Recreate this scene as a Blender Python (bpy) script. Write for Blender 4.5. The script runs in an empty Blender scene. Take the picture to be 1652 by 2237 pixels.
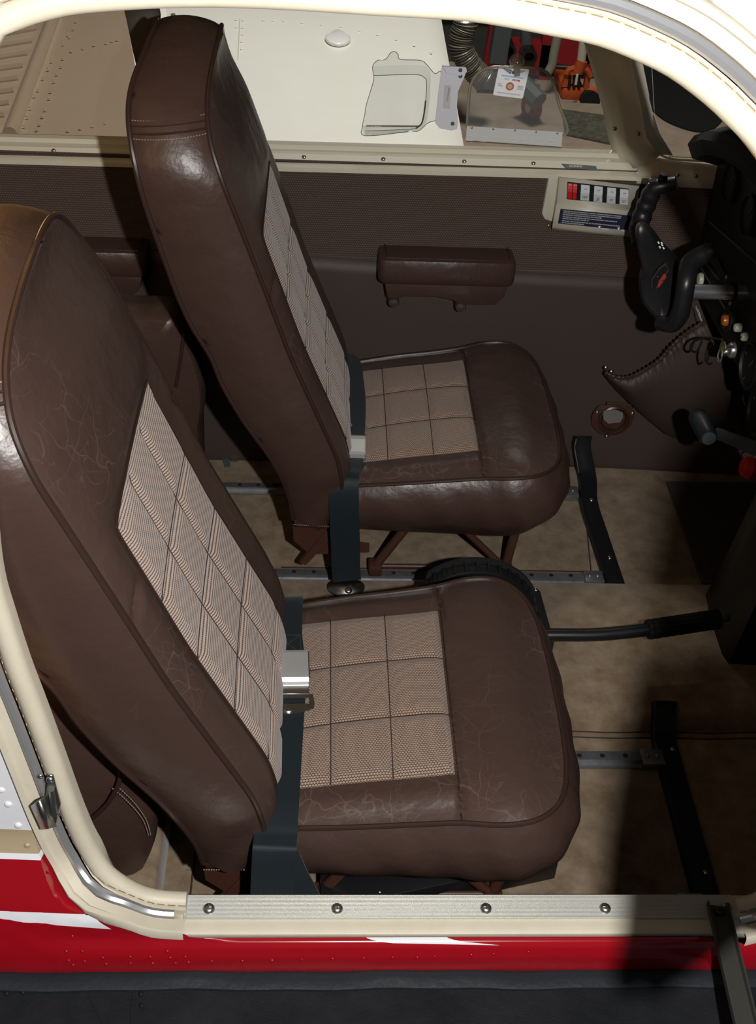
import bpy, bmesh, math, random
from mathutils import Vector, Matrix
import numpy as np
random.seed(7); RNG = np.random.default_rng(7)
sc = bpy.context.scene
COL = sc.collection
# ---------------------------------------------------------------- camera
YAW, PITCH, ROLL, FOC = .0683, .6622, .0587, 2623.1
CAM = Vector((-.0623, -1.112, 1.4663))
_fw = Vector((math.sin(YAW)*math.cos(PITCH), math.cos(YAW)*math.cos(PITCH), -math.sin(PITCH)))
_r = Vector((math.cos(YAW), -math.sin(YAW), 0)); _u = _r.cross(_fw)
_rt = math.cos(ROLL)*_r + math.sin(ROLL)*_u
_up = -math.sin(ROLL)*_r + math.cos(ROLL)*_u
cd = bpy.data.cameras.new('camera'); cam = bpy.data.objects.new('camera', cd); COL.objects.link(cam)
cam.matrix_world = Matrix(((_rt.x, _up.x, -_fw.x, CAM.x), (_rt.y, _up.y, -_fw.y, CAM.y), (_rt.z, _up.z, -_fw.z, CAM.z), (0, 0, 0, 1)))
cd.sensor_fit = 'VERTICAL'; cd.sensor_height = 22.2; cd.lens = FOC/2237*22.2; cd.clip_start = .02; cd.clip_end = 200
sc.camera = cam
# ---------------------------------------------------------------- world, lights, exposure
sc.view_settings.view_transform = 'Standard'; sc.view_settings.look = 'None'
sc.view_settings.exposure = 0.0; sc.view_settings.gamma = 1.0; sc.view_settings.use_curve_mapping = False
w = bpy.data.worlds.new('hangar_gloom'); sc.world = w; w.use_nodes = True
w.node_tree.nodes['Background'].inputs[0].default_value = (.85, .9, 1, 1)
w.node_tree.nodes['Background'].inputs[1].default_value = .06
def lamp(name, kind, loc, energy, color=(1, 1, 1), **k):
    d = bpy.data.lights.new(name, kind); d.energy = energy; d.color = color
    for a, b in k.items(): setattr(d, a, b)
    o = bpy.data.objects.new(name, d); COL.objects.link(o); o.location = loc
    return o
FLASH = (.11, -1.12, 1.475)
lamp('camera_flash', 'POINT', FLASH, 104, (1, .985, .96), shadow_soft_size=.013)
l = lamp('hangar_lamp_rear', 'SPOT', (-1.75, 1.55, 1.08), 520, (1, .60, .22), shadow_soft_size=.12, spot_size=.46, spot_blend=.8)
l.rotation_euler = (Vector((-.42, .0, .93)) - Vector((-1.75, 1.55, 1.08))).to_track_quat('-Z', 'Y').to_euler()
l = lamp('wing_fill_lamp', 'AREA', (.5, 3.5, 4.2), 225, (1, .95, .89), shape='DISK', size=1.0)  # added overhead fill that brightens the far wing and hangar floor
l.rotation_euler = (Vector((.4, 4.4, -.5)) - Vector((.5, 3.5, 4.2))).to_track_quat('-Z', 'Y').to_euler()

# ---------------------------------------------------------------- helpers
def P(u, v, a, val):
    """point on the world plane a=val seen at pixel u,v of the photograph"""
    d = (u-826)/FOC*_rt - (v-1118.5)/FOC*_up + _fw
    i = 'xyz'.index(a); t = (val-CAM[i])/d[i]
    return CAM + d*t
DY0, DYS = -.297, .07            # leaning plane of the door opening y = DY0 + DYS*z
def PD(u, v, off=0.0):
    d = (u-826)/FOC*_rt - (v-1118.5)/FOC*_up + _fw
    t = (DY0+off + DYS*CAM.z - CAM.y)/(d.y-DYS*d.z)
    return CAM + d*t
def V(*a): return Vector(a)
def base(o):
    p = Vector((0, 0, 0))
    while o is not None: p = p + o.location; o = o.parent
    return p
class MB:
    def __init__(s): s.v = []; s.f = []; s.uv = {}; s.mi = []; s.cur = 0
    def add(s, vs, fs, uvs=None):
        b = len(s.v); s.v += [tuple(p) for p in vs]
        for k, f in enumerate(fs):
            s.f.append([b+i for i in f]); s.mi.append(s.cur)
            if uvs is not None: s.uv[len(s.f)-1] = [uvs[i] for i in f]
        return s
    def grid(s, pts, uvs=None, closed_u=False, closed_v=False, flip=False):
        n = len(pts); m = len(pts[0]); fs = []
        for i in range(n if closed_u else n-1):
            for j in range(m if closed_v else m-1):
                a, b2, c, d = i*m+j, ((i+1) % n)*m+j, ((i+1) % n)*m+(j+1) % m, i*m+(j+1) % m
                fs.append([a, b2, c, d] if not flip else [a, d, c, b2])
        s.add([p for r in pts for p in r], fs, [u for r in uvs for u in r] if uvs is not None else None)
        return s
    def box(s, lo, hi, mat=None):
        x0, y0, z0 = lo; x1, y1, z1 = hi
        vs = [Vector(p) for p in ((x0, y0, z0), (x1, y0, z0), (x1, y1, z0), (x0, y1, z0), (x0, y0, z1), (x1, y0, z1), (x1, y1, z1), (x0, y1, z1))]
        if mat: vs = [mat @ p for p in vs]
        return s.add(vs, [[0, 3, 2, 1], [4, 5, 6, 7], [0, 1, 5, 4], [1, 2, 6, 5], [2, 3, 7, 6], [3, 0, 4, 7]])
    def tube(s, path, r, n=10, caps=True, closed=False):
        path = [Vector(p) for p in path]; N = len(path); rr = [float(q) for q in r] if isinstance(r, (list, tuple)) else [r]*N
        rings = []; ref = None
        for i, p in enumerate(path):
            if closed: t = path[(i+1) % N]-path[i-1]
            else: t = path[min(i+1, N-1)]-path[max(i-1, 0)]
            t.normalize()
            if ref is None: ref = t.orthogonal().normalized()
            ref = (ref - t*ref.dot(t)).normalized(); q = t.cross(ref)
            rings.append([p+rr[i]*(math.cos(2*math.pi*k/n)*ref+math.sin(2*math.pi*k/n)*q) for k in range(n)])
        s.grid(rings, closed_v=True, closed_u=closed, flip=True)
        if caps and not closed:
            b = len(s.v); s.add(rings[0], [list(range(n))]); s.add(rings[-1], [list(range(n))[::-1]])
        return s
    def prism(s, poly, d):
        """poly: list of 3D points (planar); extruded by vector d"""
        n = len(poly); poly = [Vector(p) for p in poly]; d = Vector(d)
        vs = poly+[p+d for p in poly]
        return s.add(vs, [list(range(n))[::-1], list(range(n, 2*n))]+[[i, (i+1) % n, n+(i+1) % n, n+i] for i in range(n)])
    def lathe(s, c, axis, prof, n=20):
        """prof: (r, h) along axis"""
        axis = Vector(axis).normalized(); a = axis.orthogonal().normalized(); b = axis.cross(a); c = Vector(c)
        rings = [[c+axis*h+r*(math.cos(2*math.pi*k/n)*a+math.sin(2*math.pi*k/n)*b) for k in range(n)] for r, h in prof]
        return s.grid(rings, closed_v=True, flip=True)
    def build(s, name, mats, parent=None, smooth=True, bevel=0, seg=2, auto=True, merge=False, solid=0):
        me = bpy.data.meshes.new(name)
        off = base(parent)
        me.from_pydata([(x-off.x, y-off.y, z-off.z) for x, y, z in s.v], [], s.f)
        if not isinstance(mats, (list, tuple)): mats = [mats]
        for m in mats: me.materials.append(m)
        if len(mats) > 1: me.polygons.foreach_set('material_index', s.mi)
        if s.uv:
            uvl = me.uv_layers.new(name='UVMap').data; k = 0
            for fi, f in enumerate(s.f):
                us = s.uv.get(fi)
                for j in range(len(f)):
                    if us: uvl[k].uv = us[j]
                    k += 1
        bm = bmesh.new(); bm.from_mesh(me)
        if merge: bmesh.ops.remove_doubles(bm, verts=bm.verts, dist=1e-5)
        if bevel:
            bmesh.ops.bevel(bm, geom=[e for e in bm.edges if len(e.link_faces) == 2 and e.calc_face_angle(0) > .5], offset=bevel, segments=seg, profile=.5, affect='EDGES', clamp_overlap=True)
        if not s.uv or merge: bmesh.ops.recalc_face_normals(bm, faces=bm.faces)
        if smooth:
            for f in bm.faces: f.smooth = True
            for e in bm.edges:
                if len(e.link_faces) == 2 and e.calc_face_angle(0) > .7: e.smooth = False
        bm.to_mesh(me); bm.free()
        o = bpy.data.objects.new(name, me); COL.objects.link(o)
        if parent is not None: o.parent = parent
        if solid:
            md = o.modifiers.new('thick', 'SOLIDIFY'); md.thickness = solid; md.offset = 0
        return o
def thing(name, label, cat, loc=(0, 0, 0), group=None):
    o = bpy.data.objects.new(name, None); COL.objects.link(o); o.location = loc; o.empty_display_size = .05
    o['label'] = label; o['category'] = cat
    if group: o['group'] = group
    return o
def tag(o, label, cat, group=None):
    o['label'] = label; o['category'] = cat
    if group: o['group'] = group
    return o
def struct(o): o['kind'] = 'structure'; return o
def lab(o, t): o['label'] = t; return o
def catmull(pts, n=8, closed=False):
    pts = [Vector(p) for p in pts]; N = len(pts); out = []
    for i in range(N if closed else N-1):
        if closed: a, b, c, d = pts[i-1], pts[i], pts[(i+1) % N], pts[(i+2) % N]
        else: a, b, c, d = pts[max(i-1, 0)], pts[i], pts[i+1], pts[min(i+2, N-1)]
        for k in range(n):
            t = k/n
            out.append(.5*((2*b)+(c-a)*t+(2*a-5*b+4*c-d)*t*t+(3*b-a-3*c+d)*t*t*t))
    if not closed: out.append(pts[-1])
    return out
def interp(x, xs, ys):
    return float(np.interp(x, xs, ys))
def smooth_interp(tab, key=0, val=1):
    t = sorted(tab); xs = np.array([a[0] for a in t]); ys = np.array([a[1] for a in t])
    fx = np.linspace(xs[0], xs[-1], 200); fy = np.interp(fx, xs, ys)
    k = np.hanning(21); k /= k.sum(); pad = np.concatenate([2*fy[0]-fy[10:0:-1], fy, 2*fy[-1]-fy[-2:-12:-1]])
    fy = np.convolve(pad, k, 'valid')
    return lambda x: float(np.interp(x, fx, fy))

# ---------------------------------------------------------------- materials
def mat(name, col, rough=.5, metal=0, spec=.5, bump=None, var=None, coat=0, emit=None, coords='Object', sheen=0):
    """bump: list of (kind, scale, strength); var: (scale, amount, colour2)"""
    m = bpy.data.materials.new(name); m.use_nodes = True; nt = m.node_tree; N = nt.nodes; L = nt.links
    b = N['Principled BSDF']
    b.inputs['Base Color'].default_value = (*col, 1); b.inputs['Roughness'].default_value = rough
    b.inputs['Metallic'].default_value = metal; b.inputs['Specular IOR Level'].default_value = spec
    if coat: b.inputs['Coat Weight'].default_value = coat; b.inputs['Coat Roughness'].default_value = .06
    if sheen: b.inputs['Sheen Weight'].default_value = sheen
    if emit: b.inputs['Emission Color'].default_value = (*emit[0], 1); b.inputs['Emission Strength'].default_value = emit[1]
    tc = N.new('ShaderNodeTexCoord')
    if var:
        n = N.new('ShaderNodeTexNoise'); n.inputs['Scale'].default_value = var[0]; n.inputs['Detail'].default_value = 6; n.inputs['Roughness'].default_value = .65
        L.new(tc.outputs[coords], n.inputs['Vector'])
        mr = N.new('ShaderNodeMapRange'); mr.inputs[1].default_value = .35; mr.inputs[2].default_value = .65; mr.inputs[4].default_value = var[1]
        L.new(n.outputs[0], mr.inputs[0])
        mx = N.new('ShaderNodeMix'); mx.data_type = 'RGBA'; mx.inputs[6].default_value = (*col, 1); mx.inputs[7].default_value = (*var[2], 1)
        L.new(mr.outputs[0], mx.inputs[0]); L.new(mx.outputs[2], b.inputs['Base Color'])
        m['mix'] = mx.name
    prev = None
    for kind, scale, st in (bump or []):
        if kind == 'noise':
            t = N.new('ShaderNodeTexNoise'); t.inputs['Scale'].default_value = scale; t.inputs['Detail'].default_value = 5; out = t.outputs[0]
        elif kind == 'vor':
            t = N.new('ShaderNodeTexVoronoi'); t.inputs['Scale'].default_value = scale; out = t.outputs['Distance']
        L.new(tc.outputs[coords], t.inputs['Vector'])
        bp = N.new('ShaderNodeBump'); bp.inputs['Strength'].default_value = st; bp.inputs['Distance'].default_value = .2/scale
        L.new(out, bp.inputs['Height'])
        if prev: L.new(prev.outputs[0], bp.inputs['Normal'])
        prev = bp
    if prev: L.new(prev.outputs[0], b.inputs['Normal'])
    return m
def leather(name, col, crease=.35, rough=.4, seed=0):
    m = mat(name, col, rough, spec=.45, bump=[('vor', 900, .12), ('noise', 14, .35)])
    nt = m.node_tree; N = nt.nodes; L = nt.links; b = N['Principled BSDF']
    tc = N.new('ShaderNodeTexCoord'); mp = N.new('ShaderNodeMapping'); mp.inputs['Location'].default_value = (seed, seed*.7, seed*.3)
    L.new(tc.outputs['Object'], mp.inputs['Vector'])
    dn = N.new('ShaderNodeTexNoise'); dn.inputs['Scale'].default_value = 9; dn.inputs['Detail'].default_value = 3; L.new(mp.outputs[0], dn.inputs['Vector'])
    ad = N.new('ShaderNodeVectorMath'); ad.operation = 'MULTIPLY_ADD'; ad.inputs[1].default_value = (.09, .09, .09)
    L.new(dn.outputs['Color'], ad.inputs[0]); L.new(mp.outputs[0], ad.inputs[2])
    fac = None
    for sc_, wdt, amp, st in ((13, .010, .8, (1.6, .45, 1)), (17, .010, .7, (.4, 1.5, .8)), (40, .016, .5, (1, 1, .6))):
        v = N.new('ShaderNodeTexVoronoi'); v.feature = 'DISTANCE_TO_EDGE'; v.inputs['Scale'].default_value = sc_
        mq = N.new('ShaderNodeMapping'); mq.inputs['Scale'].default_value = st; mq.inputs['Rotation'].default_value = (0, .4, .5)
        L.new(ad.outputs[0], mq.inputs['Vector']); L.new(mq.outputs[0], v.inputs['Vector'])
        r = N.new('ShaderNodeMapRange'); r.inputs[1].default_value = 0; r.inputs[2].default_value = wdt; r.inputs[3].default_value = amp; r.inputs[4].default_value = 0
        L.new(v.outputs[0], r.inputs[0])
        if fac is None: fac = r.outputs[0]
        else:
            mm = N.new('ShaderNodeMath'); mm.operation = 'MAXIMUM'; L.new(fac, mm.inputs[0]); L.new(r.outputs[0], mm.inputs[1]); fac = mm.outputs[0]
    mk = N.new('ShaderNodeTexNoise'); mk.inputs['Scale'].default_value = 7; mk.inputs['Detail'].default_value = 2; L.new(mp.outputs[0], mk.inputs['Vector'])
    mr = N.new('ShaderNodeMapRange'); mr.inputs[1].default_value = .42; mr.inputs[2].default_value = .62; L.new(mk.outputs[0], mr.inputs[0])
    mu = N.new('ShaderNodeMath'); mu.operation = 'MULTIPLY'; L.new(fac, mu.inputs[0]); L.new(mr.outputs[0], mu.inputs[1])
    mu2 = N.new('ShaderNodeMath'); mu2.operation = 'MULTIPLY'; mu2.inputs[1].default_value = crease; L.new(mu.outputs[0], mu2.inputs[0])
    mx = N.new('ShaderNodeMix'); mx.data_type = 'RGBA'; mx.inputs[6].default_value = (*col, 1)
    mx.inputs[7].default_value = (min(1, col[0]*2.6+.03), min(1, col[1]*2.8+.03), min(1, col[2]*2.9+.03), 1)
    L.new(mu2.outputs[0], mx.inputs[0]); L.new(mx.outputs[2], b.inputs['Base Color'])
    return m
def fabric(name, c1, c2, pu, pv, rough=.85, ribs=False, coords='UV'):
    """woven cloth: dark gaps in a staggered grid, pitches pu, pv in metres"""
    m = bpy.data.materials.new(name); m.use_nodes = True; nt = m.node_tree; N = nt.nodes; L = nt.links; b = N['Principled BSDF']
    b.inputs['Roughness'].default_value = rough; b.inputs['Specular IOR Level'].default_value = .15; b.inputs['Sheen Weight'].default_value = .25
    tc = N.new('ShaderNodeTexCoord'); sp = N.new('ShaderNodeSeparateXYZ'); L.new(tc.outputs[coords], sp.inputs[0])
    def M(op, a, b_=None, c=None):
        n = N.new('ShaderNodeMath'); n.operation = op
        for i, x in enumerate((a, b_, c)):
            if x is None: continue
            if isinstance(x, (int, float)): n.inputs[i].default_value = x
            else: L.new(x, n.inputs[i])
        return n.outputs[0]
    uax, vax = (sp.outputs[0], sp.outputs[1]) if coords == 'UV' else (sp.outputs[0], sp.outputs[2])
    u = M('MULTIPLY', uax, 1/pu); v = M('MULTIPLY', vax, 1/pv)
    row = M('FLOOR', v); odd = M('MULTIPLY', M('MODULO', row, 2.0), .5)
    fu = M('ABSOLUTE', M('SUBTRACT', M('FRACT', M('ADD', u, odd)), .5)); fv = M('ABSOLUTE', M('SUBTRACT', M('FRACT', v), .5))
    if ribs: h = M('MULTIPLY', M('SUBTRACT', .5, fv), 2.0); d = M('ADD', M('MULTIPLY', fv, 1.6), M('MULTIPLY', fu, .5))
    else: d = M('ADD', M('MULTIPLY', fv, 1.0), M('MULTIPLY', fu, 1.1))
    mr = N.new('ShaderNodeMapRange'); mr.inputs[1].default_value = .50; mr.inputs[2].default_value = .72; L.new(d, mr.inputs[0])
    ns = N.new('ShaderNodeTexNoise'); ns.inputs['Scale'].default_value = 260 if coords == 'Object' else 200; L.new(tc.outputs[coords], ns.inputs['Vector'])
    c1b = N.new('ShaderNodeMix'); c1b.data_type = 'RGBA'; c1b.inputs[6].default_value = (*[x*.72 for x in c1], 1); c1b.inputs[7].default_value = (*[x*1.25 for x in c1], 1); L.new(ns.outputs[0], c1b.inputs[0])
    mx = N.new('ShaderNodeMix'); mx.data_type = 'RGBA'; mx.inputs[7].default_value = (*c2, 1); L.new(c1b.outputs[2], mx.inputs[6]); L.new(mr.outputs[0], mx.inputs[0])
    L.new(mx.outputs[2], b.inputs['Base Color'])
    bp = N.new('ShaderNodeBump'); bp.inputs['Strength'].default_value = .5; bp.inputs['Distance'].default_value = .0012; bp.invert = True
    L.new(mr.outputs[0], bp.inputs['Height']); L.new(bp.outputs[0], b.inputs['Normal'])
    return m
def glassy(name, tint=(.9, .92, .9), ref=.9, haze=0, hcol=(.8, .8, .78)):
    m = bpy.data.materials.new(name); m.use_nodes = True; nt = m.node_tree; N = nt.nodes; L = nt.links; N.clear()
    out = N.new('ShaderNodeOutputMaterial'); tr = N.new('ShaderNodeBsdfTransparent'); tr.inputs[0].default_value = (*tint, 1)
    gl = N.new('ShaderNodeBsdfGlossy'); gl.inputs['Roughness'].default_value = .04
    fr = N.new('ShaderNodeFresnel'); fr.inputs[0].default_value = 1.45
    mu = N.new('ShaderNodeMath'); mu.operation = 'MULTIPLY'; mu.inputs[1].default_value = ref; L.new(fr.outputs[0], mu.inputs[0])
    mx = N.new('ShaderNodeMixShader'); L.new(mu.outputs[0], mx.inputs[0]); L.new(tr.outputs[0], mx.inputs[1]); L.new(gl.outputs[0], mx.inputs[2])
    last = mx
    if haze:
        df = N.new('ShaderNodeBsdfDiffuse'); df.inputs[0].default_value = (*hcol, 1)
        m2 = N.new('ShaderNodeMixShader'); m2.inputs[0].default_value = haze; L.new(mx.outputs[0], m2.inputs[1]); L.new(df.outputs[0], m2.inputs[2]); last = m2
    L.new(last.outputs[0], out.inputs[0]); return m

BR = (.060, .036, .029)
M_LEA = leather('brown_leather', BR, .52, .37)
M_LEA2 = leather('brown_leather_smooth', (.052, .029, .023), .08, .36, 3)
M_PIPE = mat('brown_piping', (.034, .018, .014), .28, spec=.55)
M_INS = fabric('seat_weave', (.33, .235, .18), (.04, .022, .016), .0038, .0030)
M_INSB = fabric('back_weave', (.50, .385, .325), (.10, .06, .045), .0036, .0036, ribs=True)
M_THREAD = mat('pale_thread', (.32, .24, .2), .8)
M_DTHREAD = mat('dark_thread', (.03, .017, .013), .9)
M_VINYL = mat('brown_vinyl', (.050, .034, .028), .55, spec=.35, bump=[('noise', 500, .15)], var=(4, .5, (.042, .028, .022)))
M_WALLF = fabric('wall_weave', (.095, .066, .052), (.03, .017, .013), .0045, .0042, coords='Object')
M_CARPET = mat('tan_carpet', (.26, .20, .138), .98, spec=.1, bump=[('noise', 420, .9), ('noise', 60, .3)], var=(26, 1, (.165, .112, .068)), sheen=.2)
M_CREAM = mat('cream_plastic', (.60, .56, .44), .38, bump=[('noise', 300, .06)])
M_GREY = mat('warm_grey_plastic', (.46, .44, .36), .4, bump=[('noise', 500, .1)])
M_WELT = mat('cream_vinyl', (.58, .53, .42), .5, bump=[('noise', 260, .18)], var=(30, .35, (.48, .42, .31)))
M_WHITE = mat('white_paint', (.78, .78, .80), .25, coat=.4)
M_WINGW = mat('wing_white_paint', (.80, .79, .76), .35, coat=.2, var=(3, .5, (.76, .74, .70)))
M_BEIGE = mat('beige_paint', (.42, .33, .21), .25, coat=.5)
M_RED = mat('red_paint', (.30, .002, .008), .22, coat=.7)
M_ALU = mat('brushed_aluminium', (.62, .62, .6), .38, metal=.85, bump=[('noise', 200, .1)])
M_CHROME = mat('chrome', (.75, .75, .77), .22, metal=.9)
M_STEEL = mat('dull_steel', (.42, .42, .4), .33, metal=1, bump=[('noise', 180, .12)])
M_ALUD = mat('dull_rail', (.36, .37, .39), .35, metal=.8, bump=[('noise', 120, .15)], var=(60, .6, (.22, .22, .23)))
M_BLACK = mat('black_plastic', (.010, .010, .011), .35, spec=.4)
M_BLACKM = mat('black_matte', (.012, .012, .013), .75, spec=.25, bump=[('noise', 300, .2)])
M_RUB = mat('ribbed_rubber', (.075, .062, .060), .7, spec=.3)
M_NAVY = mat('navy_webbing', (.005, .011, .015), .6, spec=.25, bump=[('noise', 700, .4)], sheen=.15)
M_BRM = mat('brown_enamel', (.060, .024, .016), .42, spec=.4, var=(50, .5, (.06, .02, .013)))
M_WALK = mat('black_wing_walk', (.006, .007, .009), .6, spec=.16, bump=[('noise', 420, .8), ('noise', 40, .3)], var=(9, .4, (.022, .022, .026)))
M_SEAL = mat('dark_sealant', (.014, .017, .021), .5, spec=.25, bump=[('noise', 90, .4)])
M_TEXTW = mat('white_print', (.75, .75, .75), .6)
M_TEXTK = mat('black_print', (.02, .02, .03), .6)
M_PLAC = mat('dark_blue_placard', (.012, .014, .035), .4)
M_REDP = mat('red_plastic', (.50, .012, .010), .4)
M_WROCK = mat('pale_rocker', (.52, .54, .56), .4)
M_GLASS = glassy('window_glass', (.93, .94, .91), .9)
M_GLASST = glassy('tinted_glass', (.60, .53, .45), .9, .04, (.5, .45, .38))
M_PLEXI = glassy('clear_plastic', (.93, .94, .94), 1.0, .05)
M_PLEXE = glassy('clear_plastic_edge', (.62, .62, .56), 1.0, .25, (.62, .58, .45))
M_CONC = mat('concrete', (.36, .28, .22), .8, bump=[('noise', 30, .2)], var=(5, 1, (.26, .20, .155)))
M_HRED = mat('hoist_red', (.26, .010, .016), .45)
M_ORANGE = mat('jack_orange', (.50, .085, .015), .5, var=(20, .6, (.30, .05, .012)))
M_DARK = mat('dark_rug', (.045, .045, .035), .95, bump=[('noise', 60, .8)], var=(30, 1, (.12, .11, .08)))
M_GREYB = mat('blue_grey_steel', (.07, .085, .095), .5)
M_PAPER = mat('white_card', (.82, .83, .85), .45)
M_YEL = mat('pale_yellow_trim', (.62, .52, .25), .5)
M_IVORY = mat('ivory_knob', (.60, .62, .50), .35)
M_AMBER = mat('amber_lens', (.35, .09, .01), .3)

def text(body, size, loc, xdir, ydir, m, parent, name='lettering', align='LEFT', ext=.0001, shear=0, sx=1):
    c = bpy.data.curves.new(name, 'FONT'); c.body = body; c.size = size; c.align_x = align; c.extrude = ext; c.shear = shear
    c.resolution_u = 2; c.space_line = 1.0
    t = bpy.data.objects.new(name, c); COL.objects.link(t)
    bpy.context.view_layer.update()
    me = bpy.data.meshes.new_from_object(t.evaluated_get(bpy.context.evaluated_depsgraph_get()))
    bpy.data.objects.remove(t); me.materials.clear(); me.materials.append(m)
    x = Vector(xdir).normalized(); y = Vector(ydir); y = (y-x*y.dot(x)).normalized(); z = x.cross(y); off = base(parent)
    for vx in me.vertices:
        q = Vector(loc)+x*vx.co.x*sx+y*vx.co.y+z*vx.co.z - off; vx.co = q
    o = bpy.data.objects.new(name, me); COL.objects.link(o); o.parent = parent
    return o
_scr = {}
def screw(p, n, r, parent, m=None, name='screw', slot=True):
    """dome-head screw with a cross slot; alike screws share their mesh"""
    m = m or M_STEEL; n = Vector(n).normalized(); key = (round(r, 5), m.name, name)
    if key not in _scr:
        b = MB(); b.lathe((0, 0, 0), (0, 0, 1), [(r, 0), (r, r*.25), (r*.8, r*.55), (r*.45, r*.7), (.0001, r*.72)], 14)
        if slot:
            b.box((-r*.5, -r*.08, r*.66), (r*.5, r*.08, r*.8)); b.box((-r*.08, -r*.5, r*.66), (r*.08, r*.5, r*.8))
        o = b.build(name, m); _scr[key] = o.data; bpy.data.objects.remove(o)
    o = bpy.data.objects.new(name, _scr[key]); COL.objects.link(o); o.parent = parent
    o.location = Vector(p)-base(parent); o.rotation_euler = n.to_track_quat('Z', 'Y').to_euler()
    return o
def stitches(pts, r, m_, parent, name='stitching', ratio=.55):
    bb = MB(); pts = [Vector(p) for p in pts]
    for i in range(0, len(pts)-1):
        bb.tube([pts[i], pts[i].lerp(pts[i+1], ratio)], r, 4)
    return bb.build(name, m_, parent, smooth=False)
def sm(a, b, x):
    t = min(1, max(0, (x-a)/(b-a))); return t*t*(3-2*t)
def sempty(name, loc=(0, 0, 0)):
    o = bpy.data.objects.new(name, None); COL.objects.link(o); o.location = loc; o['kind'] = 'structure'; o.empty_display_size = .05
    return o
# ---------------------------------------------------------------- cabin floor
def carpet_edge(p0, p1, parent, r=.003): return MB().tube([p0, p1], r, 6).build('bound_edge', M_DTHREAD, parent)
fl = struct(MB().box((-1.3, -.279, -.03), (1.25, .94, 0)).build('floor', M_CARPET, smooth=False))
tun = MB(); prof = [(.195, -.001), (.20, .022), (.212, .033), (.235, .038), (.512, .038), (.520, .034), (.523, -.001)]
tun.grid([[V(x, y, z) for y, z in prof] for x in (-1.1, 1.2)], flip=True); tun = tun.build('tunnel_carpet', M_CARPET, fl)
for yy in (.192, .180): MB().tube([V(x, yy+.0012*math.sin(x*40), .001) for x in [-.5+1.7*i/80 for i in range(81)]], .0011, 5).build('stitched_seam', M_DTHREAD, fl)
MB().tube([V(x, .590, .0015) for x in (-.12, .46)], .0016, 5).build('stitched_seam', M_DTHREAD, fl)
MB().tube([V(.462, .575, .002), V(.490, .83, .002)], .0012, 5).build('stitched_seam', M_DTHREAD, fl)
# rear step in the carpet behind the near seat (spar cover)
st = MB().box((-.75, -.235, 0), (-.262, .19, .085)).build('spar_cover', M_CARPET, fl, bevel=.012, seg=3)
MB().tube([V(-.225, y, .001) for y in (-.23, .18)], .0014, 5).build('stitched_seam', M_DTHREAD, fl)
# ---------------------------------------------------------------- seat rails
def rail(x0, x1, y, label, pre='seat_rail'):
    t = thing(pre, label, 'rail', ((x0+x1)/2, y, 0), 'four seat rails')
    b = MB(); pr = [(-.017, .001), (-.017, .0045), (-.009, .005), (-.008, .013), (.008, .013), (.009, .005), (.017, .0045), (.017, .001)]
    b.grid([[V(x, y+a, c) for a, c in pr] for x in (x0, x1)]); b.add([V(x1, y+a, c) for a, c in pr], [list(range(8))]); b.add([V(x0, y+a, c) for a, c in pr], [list(range(8))[::-1]])
    b.build('track', M_ALUD, t)
    x = x1-.055
    while x > x0+.02:
        MB().lathe(V(x, y, .0128), (0, 0, 1), [(.0001, .0004), (.0034, .0004), (.0034, .0010), (.0042, .0008)], 12).build('lock_hole', M_BLACKM, t); x -= .0368
    c = MB().box((x1-.030, y-.019, .001), (x1+.006, y+.013, .0155)).build('end_cap', M_ALUD, t, bevel=.0015)
    for q in (-.020, -.005): screw(V(x1+q, y-.002, .0155), (0, 0, 1), .0036, c, M_ALUD, 'rivet', False)
    return t
rail(-.45, .492, .132, 'aluminium seat rail inboard of the nearest seat, ending at the near black floor strip')
rail(-.45, .492, -.132, 'aluminium seat rail under the outer edge of the nearest seat, behind the sill')
rail(-.13, .474, .565, 'aluminium seat rail between the far seat and the raised tunnel carpet')
rail(-.45, .470, .829, 'aluminium seat rail beneath the outer side of the far seat, along the cabin wall')
# ---------------------------------------------------------------- black floor strips
def strip(pts, label, wid, ends=None):
    t = thing('floor_strip', label, 'trim strip', pts[0], 'black metal strips across the cabin floor')
    pts = [Vector(p) for p in pts]; pts = catmull(pts, 6); b = MB(); rows = []
    pr = [(-wid/2, -.001), (-wid/2, .006), (-wid/2+.004, .012), (-.004, .010), (.003, .010), (wid/2-.002, .006), (wid/2, -.001)]
    for i, p in enumerate(pts):
        a = pts[max(i-1, 0)]; c = pts[min(i+1, len(pts)-1)]; d = (c-a).normalized(); n = d.cross(V(1, 0, 0)).normalized()
        if n.z < -.2 or (abs(n.z) < .2 and n.y > 0): n = -n
        rows.append([p+V(1, 0, 0)*q+n*h for q, h in pr])
    b.grid(rows); b.add(rows[0], [list(range(7))]); b.add(rows[-1], [list(range(7))])
    b.build('metal_strip', M_BLACK, t, merge=True)
    MB().tube([p+V(-wid/2+.004, 0, .0125) if d.z < .3 else p+V(-wid/2+.004, -.012, 0) for p in pts], .0012, 5).build('worn_edge', mat('worn_strip_edge', (.10, .13, .14), .5) if 'worn_strip_edge' not in bpy.data.materials else bpy.data.materials['worn_strip_edge'], t)
    return t
s1 = strip([V(.502, .535, .002), V(.497, .70, .002), V(.495, .80, .002), V(.505, .875, .006), V(.500, .905, .03), V(.492, .922, .060), P(1274, 952, 'y', .93)], 'black metal floor strip beyond the tunnel, curving up the far wall', .040)
screw(V(.503, .62, .0115), (0, 0, 1), .005, s1); screw(V(.499, .80, .0115), (0, 0, 1), .005, s1)
s2 = strip([V(.505, -.22, .002), V(.507, 0, .002), V(.508, .12, .003), V(.509, .17, .005), V(.511, .192, .016), V(.513, .212, .034), V(.514, .222, .040)], 'black metal floor strip from the tunnel to the doorsill', .042)
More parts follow.
